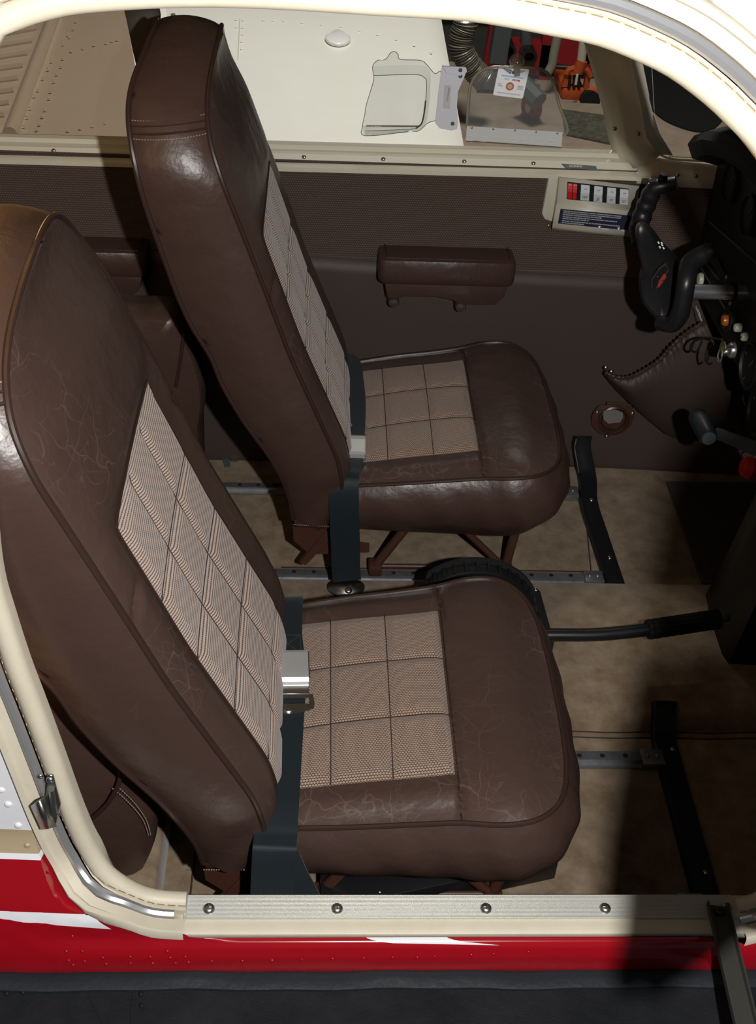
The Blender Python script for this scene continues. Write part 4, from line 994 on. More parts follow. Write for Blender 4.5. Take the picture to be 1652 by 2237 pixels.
# ---------------------------------------------------------------- rear seats
def rear_seat(cx, cy, label, sy=1):
    t = thing('rear_seat', label, 'seat', (cx, cy, 0), 'rear cabin seats')
    half = [(-.22, .20), (-.1, .215), (.02, .22), (.12, .215), (.18, .19), (.205, .14), (.215, .07), (.216, 0)]
    o2 = catmull([V(cx+x, cy+y, 0) for x, y in half]+[V(cx+x, cy-y, 0) for x, y in half[-2::-1]], 8)
    b = MB(); rows = []
    for k in range(16):
        r = 1-k/15; rows.append([V(cx+(p.x-cx)*r, cy+(p.y-cy)*r, .30+.02*(1-r**3)+.012*math.exp(-((p.x-cx)*r-.15)**2/.002)*(1-r**4)) for p in o2])
    b.grid(rows, flip=True, closed_v=True)
    rows = []
    for k in range(10):
        t_ = k/9; rows.append([V(cx+(p.x-cx)*(1+.07*math.sin(math.pi*t_)-.04*t_), cy+(p.y-cy)*(1+.05*math.sin(math.pi*t_)-.04*t_), .30-.16*t_) for p in o2])
    b.grid(rows, closed_v=True); b.add(rows[-1], [list(range(len(o2)))])
    cu = b.build('cushion', M_LEA2, t, merge=True)
    MB().tube([V(p.x, p.y, .301) for p in o2], .0034, 8).build('piping', M_PIPE, cu)
    b = MB(); rows = []
    for k in range(13):
        z = .28+.62*k/12; xb = cx-.20-.16*(k/12); w_ = .21*(1 if k < 10 else (1-((k-9)/3.4)**2)**.5)
        rows.append([V(xb+.0+.04*(1-a*a)**.5 if abs(a) <= 1 else xb, cy+w_*a, z) for a in [-1+2*j/12 for j in range(13)]]+[V(xb-.10, cy+w_*a, z) for a in [1-2*j/6 for j in range(7)]])
    b.grid(rows, closed_v=True); b.add(rows[-1], [list(range(20))]); b.add(rows[0], [list(range(20))]); b.build('backrest', M_LEA2, t)
    for sx in (-.15, .12):
        for s_ in (-.15, .15): MB().tube([V(cx+sx, cy+s_, .15), V(cx+sx, cy+s_, .0)], .009).build('leg', M_BRM, t)
    return t
# near rear seat cushion is seen edge-on low behind the nearest backrest
t = thing('rear_seat', 'smooth brown leather rear seat half hidden behind the nearest backrest', 'seat', (-.5, 0, 0), 'rear cabin seats')
prof = [(330, 1870), (345, 1800), (352, 1755), (348, 1715), (335, 1680), (300, 1640), (250, 1590), (190, 1535), (130, 1490), (80, 1462), (30, 1440)]
ctr = V(-.50, .03, .25)
# folded-forward rear backrest: a thick rounded disc-like pad leaning forward, face towards the door
pp = [P(u, v, 'y', -.13) for u, v in prof]
back_ = [V(-.80, -.13, .36), V(-.82, -.13, .18), V(-.74, -.13, .06), V(-.60, -.13, .015), V(-.48, -.13, .01), V(-.38, -.13, .015), V(-.31, -.13, .035)]
loop = catmull(pp[::1]+back_, 6, closed=True); cc = V(-.52, -.13, .22)
b = MB(); rows = []
for k, (r, y) in enumerate([(.0, -.155), (.3, -.155), (.6, -.152), (.85, -.146), (.95, -.139), (.99, -.130), (1.0, -.115), (1.0, .0), (1.0, .15), (.99, .20), (.9, .215), (0, .22)]):
    rows.append([V(cc.x+(p.x-cc.x)*r, y-.0, cc.z+(p.z-cc.z)*r) for p in loop])
b.grid(rows, closed_v=True); rsb = b.build('rear_cushion', M_LEA2, t, merge=True)
arc = catmull([P(265, 1685, 'y', -.158), P(258, 1715, 'y', -.160), P(238, 1752, 'y', -.161), P(212, 1778, 'y', -.160), P(185, 1800, 'y', -.158)], 8)
MB().tube(arc, .003, 8).build('piping', M_PIPE, rsb)
for du in (0, 12): stitches(resample(catmull([P(245+du, 1722-du*.3, 'y', -.159), P(280+du, 1752, 'y', -.158), P(312+du*.6, 1790, 'y', -.153), P(325+du*.4, 1825, 'y', -.146)], 8), .0045), .0006, M_THREAD, rsb)
t = thing('rear_seat', 'dark brown rear seat in the gap between the two front backrests', 'seat', (-.5, .6, 0), 'rear cabin seats')
b = MB(); L2 = catmull([P(u, v, 'y', .70) for u, v in [(300, 688), (345, 688), (380, 695), (402, 725), (425, 775), (440, 820), (446, 862), (445, 900), (440, 930)]], 6)+[V(-.27, .70, .02), V(-.60, .70, .02), V(-.68, .70, .3), V(-.60, .70, .44), V(-.45, .70, .47)]
c2 = V(-.45, .7, .25); rows = []
for r, y in [(.0, .690), (.5, .690), (.85, .693), (.96, .698), (1.0, .710), (1.0, .75), (.97, .78), (0, .79)]:
    rows.append([V(c2.x+(p.x-c2.x)*r, y, c2.z+(p.z-c2.z)*r) for p in L2])
b.grid(rows, closed_v=True); rs2 = b.build('rear_cushion', M_LEA2, t, merge=True)
MB().tube(catmull([P(u, v, 'y', .691) for u, v in [(402, 730), (398, 760), (392, 800), (384, 845)]], 6), .003, 8).build('piping', M_PIPE, rs2)
# tan carpeted bits visible behind: belt hardware on the floor behind the far seat
bh = thing('belt_buckle', 'small loose belt buckle on the carpet behind the far seat', 'buckle', (-.20, .93, .01))
c_ = P(515, 970, 'z', .012)
MB().prism([c_+V(-.014, -.02, 0), c_+V(.014, -.018, 0), c_+V(.012, .02, 0), c_+V(-.012, .02, 0)], (0, 0, .012)).build('housing', M_BLACK, bh, bevel=.002)
MB().prism([c_+V(-.008, -.05, -.01), c_+V(.008, -.05, -.01), c_+V(.008, -.018, 0), c_+V(-.008, -.018, 0)], (0, 0, .003)).build('tongue', M_STEEL, bh, smooth=False)
gs = thing('grey_strap', 'grey strap lying on the carpet between the front seats, towards the rear', 'strap', (-.25, .85, .01))
ribbon(catmull([P(485, 905, 'z', .004), P(486, 960, 'z', .004), P(497, 1020, 'z', .004)], 6), lambda i, n: V(1, 0, 0), .012, M_GREYB, 'webbing', gs)
# ---------------------------------------------------------------- control yoke (far seat)
yk = thing('control_yoke', 'black ram-horn control yoke on a bright steel shaft in front of the far seat', 'yoke', (.53, .70, .57))
ax0, ax1 = P(1518, 637, 'y', .70), P(1604, 637, 'y', .70)
MB().lathe(ax0-V(.02, 0, 0), (1, 0, 0), [(.0125, 0), (.0125, (ax1-ax0).length+.06)], 28).build('shaft', M_CHROME, yk)
# far horn
farp = [(P(1478, 400, 'y', .83), .0125), (P(1455, 405, 'y', .835), .0135), (P(1430, 412, 'y', .84), .0150), (P(1416, 440, 'y', .845), .0165), (P(1404, 470, 'y', .845), .0165), (P(1398, 500, 'y', .84), .0175), (P(1404, 530, 'y', .82), .0185)]
pts = catmull([p for p, r in farp], 6); rr = list(np.interp(np.linspace(0, 1, len(pts)), np.linspace(0, 1, len(farp)), [r for p, r in farp]))
rr = [r*(1+.07*math.sin(i*1.35)) if 12 < i < 30 else r for i, r in enumerate(rr)]
MB().tube(pts, rr, 16).build('far_grip', M_BLACK, yk)
MB().lathe(P(1447, 391, 'y', .834), (.1, -.1, 1), [(.008, 0), (.008, .005), (.006, .009), (.0001, .010)], 16).build('push_button', M_BLACKM, yk)
MB().lathe(P(1425, 397, 'y', .838), (-.1, -.1, 1), [(.007, 0), (.007, .003), (.0001, .006)], 16).build('push_button', M_BLACKM, yk)
for u, v in ((1418, 401), (1421, 391), (1470, 401)): screw(P(u, v, 'y', .822), (0, -1, .4), .0016, yk, M_STEEL)
# spokes / hub: broad flattened body
body = [(1388, 505), (1400, 490), (1422, 500), (1448, 535), (1478, 565), (1495, 600), (1490, 640), (1480, 690), (1456, 712), (1428, 690), (1402, 655), (1396, 610), (1402, 585), (1395, 550)]
bl = catmull([P(u, v, 'y', .75-.14*((v-500)/210.)) for u, v in body], 4, closed=True); cb_ = sum(bl, V(0, 0, 0))/len(bl)
rows = []
for r, dxy in [(.0, -.020), (.55, -.0195), (.85, -.016), (.96, -.010), (1.0, 0), (1.0, .02), (.93, .030), (0, .032)]:
    rows.append([cb_+(p-cb_)*r+V(.25*dxy, dxy, .2*-dxy) for p in bl])
b = MB(); b.grid(rows, closed_v=True); hub = b.build('hub', M_BLACK, yk, merge=True)
# emblem badge
em = [(1424, 640), (1422, 612), (1440, 585), (1456, 573), (1465, 590), (1466, 606), (1448, 628), (1430, 646)]
cy_e = .652
ee = [P(u, v, 'y', cy_e) for u, v in em]; ce = sum(ee, V(0, 0, 0))/8; nn = (CAM-ce).normalized()
bd = MB().prism([ce+(p-ce)*1.0 for p in ee], nn*.003).build('badge', M_STEEL, hub, bevel=.0008, seg=1)
MB().prism([ce+(p-ce)*.82+nn*.0031 for p in ee], nn*.0004).build('badge_field', M_BLACK, hub, smooth=False)
lab(MB().prism([P(u, v, 'y', cy_e)+nn*.0037 for u, v in [(1436, 628), (1440, 614), (1449, 600), (1455, 597), (1456, 605), (1448, 617), (1440, 628)]], nn*.0006).build('badge_bar', mat('badge_red', (.30, .03, .025), .4), hub, smooth=False), 'dull red bar of the badge')
for q in (((1454, 600), (1460, 590)), ((1436, 626), (1429, 638)), ((1440, 612), (1437, 604)), ((1452, 614), (1446, 612))):
    MB().tube([P(*q[0], 'y', cy_e)+nn*.004, P(*q[1], 'y', cy_e)+nn*.004], .0009, 5).build('badge_line', M_STEEL, hub)
for k, (u, v) in enumerate(((1439, 530), (1447, 535), (1442, 540), (1450, 542), (1446, 531))): MB().box((-.002, -.0006, -.0012), (.002, .0006, .0012), Matrix.Translation(P(u, v, 'y', .70)+V(0, -.0, 0)) @ Matrix.Rotation(.9, 4, 'Y')).build('printed_mark', M_TEXTW, hub, smooth=False)
# near horn
nearp = [(P(1562, 545, 'y', .61), .0115), (P(1536, 556, 'y', .61), .0155), (P(1508, 578, 'y', .60), .0165), (P(1500, 615, 'y', .575), .0145), (P(1494, 650, 'y', .57), .0145), (P(1486, 685, 'y', .57), .0150), (P(1468, 708, 'y', .58), .0140), (P(1440, 705, 'y', .60), .012)]
pts = catmull([p for p, r in nearp], 6); rr = list(np.interp(np.linspace(0, 1, len(pts)), np.linspace(0, 1, len(nearp)), [r for p, r in nearp]))
MB().tube(pts, rr, 16).build('near_grip', M_BLACK, yk)
MB().lathe(P(1600, 637, 'y', .70), (1, 0, 0), [(.0165, 0), (.0165, .004), (.013, .006)], 24).build('bezel_nut', M_BLACK, yk)
# ---------------------------------------------------------------- instrument panel
ip = thing('instrument_panel', 'black instrument panel and glareshield filling the forward end of the cabin', 'instrument panel', (.68, .5, .5))
M_PAN = mat('panel_black', (.009, .009, .010), .55, spec=.3, bump=[('noise', 400, .1)], var=(14, .5, (.016, .014, .012)))
XF = .655
b = MB(); b.prism([V(XF, .96, .690), V(XF, .955, .425), V(XF+.01, .60, .418), V(XF+.012, .49, .40), V(XF+.012, .40, .36), V(XF+.015, .18, .355), V(XF+.015, -.2, .37), V(XF, -.2, .74), V(XF, .3, .77), V(XF, .7, .76)], V(.03, 0, 0))
b.build('panel_face', M_PAN, ip, bevel=.003)
# glareshield: hood curving aft over the face
rows = []
for k in range(17):
    t_ = k/16; y = .965-1.15*t_; zt = .70+.09*math.sin(math.pi*min(1, t_*1.25)**.8)
    rows.append([V(XF+.02, y, zt-.05), V(XF-.045, y, zt-.035), V(XF-.058, y, zt-.010), V(XF-.05, y, zt+.004), V(XF-.01, y, zt+.016), V(XF+.10, y, zt+.022), V(XF+.30, y, zt+.01)])
b = MB(); b.grid(rows); b.add(rows[0], [list(range(7))]); b.build('glareshield', M_BLACKM, ip, solid=.004)
# lower sub panel lip lines and printed strips
for (y0, z0, y1, z1) in ((.93, .56, .50, .64), (.93, .475, .74, .48)):
    MB().tube([V(XF-.002, y0, z0), V(XF-.002, y1, z1)], .0015, 5).build('panel_seam', M_GREYB, ip)
MB().tube([P(1512, 540, 'x', XF-.002), P(1573, 612, 'x', XF-.002)], .0016, 5).build('panel_edge', M_STEEL, ip)
def lbl(t_, u, v, size, m=M_TEXTW, ang=(0, -1, .0)): text(t_, size, P(u, v, 'x', XF-.0015), (0, -1, .0), (0, 0, 1), m, ip)
MB().prism([P(1541, 524, 'x', XF-.001), P(1556, 540, 'x', XF-.001), P(1585, 600, 'x', XF-.001), P(1570, 600, 'x', XF-.001), P(1545, 556, 'x', XF-.001)], (-.001, 0, 0)).build('radio_stack', mat('radio_grey', (.045, .05, .06), .4), ip, smooth=False)
text('VOR 1 2   ADF   DME   COM', .009, P(1560, 572, 'x', XF-.003), (0, -1, -.05), (0, 0, 1), M_GREYB, ip)
for i_, (u, v) in enumerate(((1520, 672), (1524, 678), (1528, 690))):
    text(('CIRCUIT BREAKERS', 'ALT FIELD', 'PULL OFF')[i_], .0065, P(u, v, 'x', XF-.003), (0, -1, -.10), (0, .1, 1), M_TEXTW, ip, sx=.8)
text('FLAP UP', .005, P(1622, 868, 'x', XF-.002), (0, -1, -.3), (0, -.3, 1), M_GREYB, ip)
def knob(u, v, r, d, m, name, label=None, off=0):
    p = P(u, v, 'x', XF-.004-off); b = MB(); b.lathe(p, (-1, 0, 0), [(r, 0), (r, d*.6), (r*.86, d*.9), (r*.55, d), (.0001, d)], 22); o = b.build(name, m, ip)
    if label: lab(o, label)
    return o
for u, v, r in ((1588, 606, .0042), (1602, 635, .0042), (1596, 664, .0042)): screw(P(u, v, 'x', XF-.002), (-1, 0, .2), r, ip, M_STEEL)
knob(1534, 610, .012, .008, M_IVORY, 'round_cap', 'pale round cap behind the yoke shaft')
ci = P(1595, 700, 'x', XF-.002); MB().lathe(ci, (-1, 0, 0), [(.022, 0), (.022, .006), (.018, .008), (.017, .003), (.0001, .003)], 32).build('round_gauge', M_PAN, ip)
knob(1592, 700, .010, .012, M_AMBER, 'amber_light', 'dull orange warning lens', .002)
knob(1619, 716, .0075, .012, M_IVORY, 'ivory_knob', 'pale ivory knob')
knob(1632, 736, .0072, .010, M_IVORY, 'ivory_knob', 'pale ivory knob'); knob(1632, 737, .0035, .0105, M_BLACK, 'knob_bore')
knob(1604, 765, .014, .010, M_CHROME, 'ignition_ring', 'chrome ring of the ignition lock')
knob(1594, 768, .0095, .016, M_STEEL, 'ignition_barrel')
ky = thing('ignition_key', 'small brass key left in the ignition lock, with a black cord loop', 'key', P(1584, 757, 'x', XF-.02))
kp = P(1582, 758, 'x', XF-.03); MB().lathe(kp, (-1, -.2, .1), [(.009, 0), (.010, .002), (.009, .003), (.004, .003), (.004, 0)], 20).build('bow', mat('brass', (.42, .36, .2), .35, metal=.9), ky)
MB().tube([kp, kp+V(.018, .002, 0)], .002, 6).build('blade', M_STEEL, ky)
MB().tube([kp+V(-.003, 0, -.004)+V(.0, .010*math.cos(a), .012*math.sin(a)-.012) for a in [2*math.pi*i/24 for i in range(24)]], .0012, 6, closed=True).build('split_ring', M_CHROME, ky)
ring = catmull([P(1578, 742, 'x', XF-.03), P(1545, 738, 'x', XF-.035), P(1518, 745, 'x', XF-.04), P(1508, 762, 'x', XF-.04), P(1522, 768, 'x', XF-.038), P(1534, 745, 'x', XF-.036)], 8)
MB().tube(ring, .0022, 8).build('cord_loop', M_BLACKM, ky)
ring = catmull([P(1546, 765, 'x', XF-.03), P(1543, 780, 'x', XF-.03), P(1548, 795, 'x', XF-.03), P(1558, 792, 'x', XF-.03)], 8); MB().tube(ring, .002, 8).build('cord_loop', M_BLACKM, ky)
# gauges on the forward face
for i_, (u, v, r, tick) in enumerate(((1642, 800, .040, 1), (1640, 470, .034, 1), (1600, 400, .034, 0), (1660, 900, .040, 0))):
    c_ = P(u, v, 'x', XF-.002); g = MB(); g.lathe(c_, (-1, 0, 0), [(r, 0), (r, .006), (r*.9, .008), (r*.87, .003), (.0001, .003)], 36); gg = g.build('round_gauge', M_PAN, ip)
    for k in range(12):
        a = 2*math.pi*k/12+.3; q0 = c_+V(-.0035, math.cos(a)*r*.68, math.sin(a)*r*.68); q1 = c_+V(-.0035, math.cos(a)*r*.8, math.sin(a)*r*.8)
        if k % 3 == 0: MB().tube([q0, q1], .0008, 4).build('dial_mark', M_GREYB, gg)
    MB().tube([c_+V(-.004, 0, 0), c_+V(-.004, -.4*r, .6*r)], .001, 4).build('needle', M_GREYB, gg)
# throttle quadrant
th = thing('throttle_quadrant', 'throttle lever and slotted quadrant with red mixture knob low on the panel', 'throttle', (.64, .4, .38))
g_a, g_b = P(1521, 905, 'x', .585), P(1549, 957, 'x', .585)
b = MB(); d_ = (g_b-g_a).normalized(); b.lathe(g_a, d_, [(.0001, 0), (.012, .002), (.0155, .008), (.0165, .03), (.0155, (g_b-g_a).length-.006), (.0135, (g_b-g_a).length), (.0001, (g_b-g_a).length+.001)], 28); b.build('throttle_grip', mat('grip_black', (.016, .020, .024), .4), th)
MB().lathe(g_b-d_*.001, d_, [(.0115, 0), (.0115, .003), (.0001, .0035)], 24).build('grip_cap', M_GREYB, th)
arm0, arm1 = P(1562, 946, 'x', .60), P(1660, 985, 'x', .64)
sd_ = V(0, 0, 1).cross(arm1-arm0).normalized()
MB().prism([arm0+V(0, 0, .010), arm0-V(0, 0, .010), arm1-V(0, 0, .013), arm1+V(0, 0, .013)], sd_*.004).build('throttle_arm', M_GREYB, th, smooth=False)
b = MB(); b.prism([P(1606, 975, 'x', .64), P(1660, 960, 'x', .64), P(1690, 1050, 'x', .64), P(1634, 1026, 'x', .64)], V(.02, 0, 0)); qd = b.build('quadrant_plate', M_BLACK, th, bevel=.001)
for k in range(7):
    u = 1623+k*3.2; v = 992-k*2.0; MB().prism([P(u, v, 'x', .6385), P(u+1.6, v-.8, 'x', .6385), P(u+15, v+28, 'x', .6385), P(u+13.4, v+29, 'x', .6385)], V(-.0006, 0, 0)).build('slot_mark', M_IVORY, qd, smooth=False)
screw(P(1620, 984, 'x', .638), (-1, 0, .3), .005, qd, M_STEEL)
lab(MB().lathe(P(1650, 1024, 'x', .615), (-1, .0, .2), [(.0001, 0), (.014, .002), (.018, .010), (.014, .020), (.0001, .022)], 24).build('mixture_knob', M_REDP, th), 'glossy red knob')
MB().tube([P(1650, 1024, 'x', .615), P(1690, 1010, 'x', .66)], .003, 6).build('mixture_stem', M_STEEL, th)
# dark lower console (fuel selector pedestal) and footwell bulkhead
pc = thing('pedestal', 'black moulded pedestal rising from the tunnel below the panel', 'pedestal', (.72, .38, .04))
b = MB(); pl = [(1542, 1300), (1552, 1352), (1578, 1430), (1592, 1450), (1700, 1455), (1750, 1300), (1640, 1262), (1592, 1262), (1558, 1285)]
lo_ = [P(u, v, 'z', .038) for u, v in pl]; ct_ = sum(lo_, V(0, 0, 0))/len(lo_)
rows = []
for h, r in [(0, 1.0), (.02, .99), (.035, .94), (.10, .93), (.20, .90), (.305, .88)]: rows.append([ct_+(p-ct_)*r+V(.0+h*.12, 0, h) for p in lo_])
b.grid(rows, closed_v=True); b.build('console_body', M_BLACK, pc)
fb_ = struct(MB().box((1.02, -.3, -.02), (1.05, 1.0, .80)).build('wall_front', M_BLACKM, smooth=False))
# ---------------------------------------------------------------- fittings on the far window
GY = 1.024
def ghost(parent, pts, y, m, name, d=.003, **k): return MB().prism([P(u, v, 'y', y) for u, v in pts], (0, -d, 0)).build(name, m, parent, smooth=False, **k)
vw = thing('storm_window', 'small hinged clear vent window set in the far side window, card clipped on it', 'vent window', P(1130, 300, 'y', GY))
arch = [(1020, 277), (1024, 215), (1028, 185), (1040, 163), (1060, 149), (1090, 145), (1160, 147), (1188, 153), (1203, 168), (1212, 190), (1222, 230), (1238, 272), (1238, 288), (1230, 296)]
ap = catmull([P(u, v, 'y', GY-.004) for u, v in arch], 6)
MB().prism(ap, (0, -.003, 0)).build('clear_pane', M_PLEXI, vw, smooth=False)
MB().tube([p+V(0, -.004, 0) for p in ap], .0028, 6).build('pane_edge', M_PLEXE, vw)
hn = ghost(vw, [(1020, 275), (1229, 288), (1227, 320), (1018, 305)], GY-.010, mat('hinge_white', (.55, .56, .54), .4), 'hinge_leaf', .0015)
for u, v in ((1031, 279), (1078, 282), (1125, 285), (1171, 288), (1218, 291)): screw(P(u, v, 'y', GY-.0117), (0, -1, 0), .0019, hn, M_STEEL)
for i in range(7):
    u = 1026+i*30; v = 302.5+i*1.55
    ghost(hn, [(u-8, v-4), (u+8, v-3), (u+7.5, v+5), (u-8.5, v+4)], GY-.0117, hn.data.materials[0], 'hinge_knuckle', .0018)
MB().tube([P(1018, 308, 'y', GY-.013), P(1227, 322, 'y', GY-.013)], .0008, 6).build('hinge_pin', M_STEEL, hn)
kb = thing('window_latch_knob', 'clear twist knob of the small vent window above the card', 'knob', P(1129, 140, 'y', GY-.02))
MB().lathe(P(1129, 133, 'y', GY-.004), (0, -1, 0), [(.0125, 0), (.0125, .004), (.010, .010), (.006, .012), (.0001, .012)], 24).build('disc', M_PLEXE, kb)
MB().prism([P(1122, 138, 'y', GY-.018), P(1137, 138, 'y', GY-.018), P(1136, 165, 'y', GY-.018), P(1124, 166, 'y', GY-.018)], (0, -.004, 0)).build('thumb_lever', M_PLEXE, kb, smooth=False)
screw(P(1131, 137, 'y', GY-.017), (0, -1, .2), .003, kb, M_STEEL)
cdt = thing('detector_card', 'white warning card with an orange-ringed spot stuck on the vent window', 'card', P(1115, 180, 'y', GY-.009))
CYy = GY-.0088
def cp(a, b_):   # card-local 0..1 coordinates
    tl, tr, br_, bl_ = [P(u, v, 'y', CYy) for u, v in ((1091, 142), (1157, 150), (1142, 216), (1077, 208))]
    return (tl.lerp(tr, a)).lerp(bl_.lerp(br_, a), b_)
poly = []
for (a0, b0, s0) in ((.06, .06, 2), (.94, .06, 3), (.94, .94, 0), (.06, .94, 1)):
    for k in range(5): an_ = math.pi/2*(s0+k/4); poly.append(cp(a0+.06*math.cos(an_), b0+.05*math.sin(an_)))
MB().prism(poly, (0, -.0006, 0)).build('card', M_PAPER, cdt, smooth=False)
Xc = (cp(1, .5)-cp(0, .5)).normalized(); Yc = (cp(.5, 0)-cp(.5, 1)).normalized(); off = V(0, -.0009, 0)
def ct(t_, a, b_, size, m=M_TEXTK, al='CENTER', sx=1): text(t_, size, cp(a, b_)+off, Xc, Yc, m, cdt, 'lettering', al, sx=sx)
M_CY = mat('print_cyan', (.25, .55, .75), .6); M_PK = mat('print_red', (.65, .05, .10), .6); M_PUR = mat('print_plum', (.10, .06, .12), .6); M_OR = mat('print_orange', (.50, .09, .02), .6); M_TAN = mat('print_sand', (.45, .42, .33), .6)
# winged emblem: plain feather bars either side of a disc
for sgn in (-1, 1):
    for k in range(4):
        a0 = .50+sgn*.06; a1 = .50+sgn*(.40-.07*k); y0 = .10+.035*k; y1 = .08+.04*k
        MB().prism([cp(a0, y0)+off, cp(a1, y1)+off, cp(a1-sgn*.06, y1+.028)+off, cp(a0, y0+.028)+off], (0, -.0001, 0)).build('wing_feather', M_PUR, cdt, smooth=False)
def disc(a, b_, r, m, name, lift=0): MB().lathe(cp(a, b_)+off+V(0, -lift, 0), (0, -1, 0), [(.0001, 0), (r, 0), (r, .0001), (.0001, .0001)], 28).build(name, m, cdt)
disc(.50, .18, .0028, M_PUR, 'emblem_disc')
MB().prism([cp(.14, .29)+off, cp(.88, .30)+off, cp(.88, .35)+off, cp(.14, .34)+off], (0, -.0001, 0)).build('printed_line', M_CY, cdt, smooth=False)
ct('SPOT', .34, .435, .0034); ct('DATE', .14, .62, .0034, sx=.8); ct('OPENED', .17, .675, .0030, sx=.8)
MB().prism([cp(.52, .39)+off, cp(.78, .395)+off, cp(.78, .45)+off, cp(.52, .445)+off], (0, -.0001, 0)).build('printed_patch', M_PK, cdt, smooth=False)
text('DANGER', .0026, cp(.54, .442)+off*1.2, Xc, Yc, M_TEXTW, cdt, sx=.8)
disc(.49, .64, .0072, M_OR, 'spot_ring'); disc(.49, .64, .0046, M_TAN, 'spot_centre', .0002)
ct('REPLACE', .84, .62, .0032, sx=.8); ct('AFTER 12', .84, .67, .0030, sx=.8); ct('MONTHS', .84, .72, .0030, sx=.8)
ct('CARBON MONOXIDE IN AIR POISONOUS', .50, .90, .0028, sx=.8)
# clear moulded holder stuck to the window
hd = thing('clear_holder', 'clear moulded plastic holder with a wavy edge on the far window', 'holder', P(870, 200, 'y', GY-.01))
ho = [(814, 145), (825, 131), (842, 129), (853, 115), (862, 112), (870, 118), (875, 129), (918, 131), (932, 140), (950, 160), (965, 161), (965, 258), (955, 262), (935, 268), (915, 285), (892, 287), (798, 296), (792, 276), (797, 250), (800, 230), (812, 190), (817, 170)]
hp_ = catmull([P(u, v, 'y', GY-.003) for u, v in ho], 4, closed=True)
MB().prism(hp_, (0, -.002, 0)).build('back_sheet', M_PLEXI, hd, smooth=False)
M_EDG = glassy('plastic_rim', (.45, .42, .38), 1.0, .2, (.3, .28, .25))
MB().tube([p+V(0, -.002, 0) for p in hp_], .0006, 5, closed=True).build('rim', M_EDG, hd)
bx = catmull([P(u, v, 'y', GY-.016) for u, v in [(816, 165), (905, 163), (925, 168), (932, 180), (930, 220), (924, 262), (915, 276), (895, 282), (798, 286)]], 5)
bo = catmull([P(u, v, 'y', GY-.004) for u, v in [(814, 145), (915, 142), (936, 152), (941, 172), (938, 225), (931, 268), (915, 284), (892, 287), (798, 296)]], 5)
b = MB(); b.grid([bx, bo]); b.build('moulded_wall', M_PLEXI, hd)
MB().tube(bx, .0006, 5).build('rim', M_EDG, hd); 
MB().tube(bx[20:34], .0014, 6).build('rim', M_EDG, hd); MB().tube([P(800, 275, 'y', GY-.02), P(915, 276, 'y', GY-.02)], .0016, 6).build('rim', M_EDG, hd)
MB().prism([P(792, 275, 'y', GY-.018), P(916, 277, 'y', GY-.018), P(890, 287, 'y', GY-.018), P(798, 297, 'y', GY-.018)], (0, -.001, 0)).build('lower_lip', M_PLEXI, hd, smooth=False)
bkk = thing('window_bracket', 'frosted white bracket with two screws between the holder and the vent window', 'bracket', P(990, 210, 'y', GY-.01))
M_FR = mat('frosted_white', (.62, .62, .68), .35)
ghost(bkk, [(966, 143), (1016, 146), (1020, 152), (1015, 165), (1000, 200), (998, 235), (1001, 266), (998, 281), (985, 284), (960, 279), (951, 268), (952, 255), (958, 200)], GY-.012, M_FR, 'body', .003)
ghost(bkk, [(966, 143), (1018, 146), (1020, 155), (1005, 164), (975, 158)], GY-.018, M_FR, 'top_flap', .004)
ghost(bkk, [(971, 185), (986, 187), (983, 238), (968, 236)], GY-.0152, mat('bracket_label', (.48, .48, .47), .5), 'label_strip', .0004)
text('MADE IN U.S.A.', .0035, P(980, 192, 'y', GY-.0160), (P(974, 234, 'y', GY)-P(980, 192, 'y', GY)), (1, 0, 0), M_TEXTK, bkk)
for u, v in ((1006, 153), (1006, 166), (989, 270)): screw(P(u, v, 'y', GY-.0225 if v < 160 else GY-.0155), (0, -1, 0), .0036, bkk, M_GREYB)
# ---------------------------------------------------------------- far wing
fw_ = thing('wing', 'white riveted wing seen through the far side windows', 'wing', (-.4, 2.6, -.1))
def wzf(x, y): return -.10 + .03*(1-((x+.35)/.9)**2)*0
b = MB(); rows = []
def le(y): return .454+(y-2.98)*.0218
cols = [(-1.62, -.16), (-1.3, -.125), (-1.0, -.108), (-.6, -.100), (-.2, -.10), (.2, -.10), (.36, -.103), (.42, -.112), (.452, -.130), (.46, -.16), (.45, -.20), (.40, -.24), (.2, -.27), (-.6, -.26), (-1.62, -.17)]
for y in [1.1+.2*i for i in range(26)]:
    rows.append([V(x+(le(y)-.454)*(1 if x > 0 else 0)-.004*(0), y, z) for x, z in cols])
b.grid(rows); b.build('wing_skin', M_WINGW, fw_)
# root fillet skirt to the fuselage
rv = lambda u, v: screw(P(u, v, 'z', -.0985), (0, 0, 1), .0062, fw_, M_WINGW, 'rivet', False)
for u, v in [(575, 45), (597, 46), (620, 47), (660, 50), (702, 54), (745, 59), (785, 67), (825, 77), (865, 87), (905, 100), (942, 115), (530, 61), (530, 76), (529, 92), (528, 108), (517, 60), (516, 44), (531, 45)]: rv(u, v)
MB().tube([P(524, 42, 'z', -.099), P(520, 130, 'z', -.099)], .0022, 4).build('skin_joint', mat('joint_grey', (.45, .43, .38), .6), fw_)
# fuel filler / vent cover
fc = P(738, 88, 'z', -.10)
lab(MB().prism([fc+V(.055*math.cos(a)*(1 if math.sin(a) < .3 else .75), .10*math.sin(a), 0) for a in [2*math.pi*i/28 for i in range(28)]], (0, 0, .018)).build('filler_cover', M_WHITE, fw_, bevel=.012, seg=3), 'smooth white raised cover')
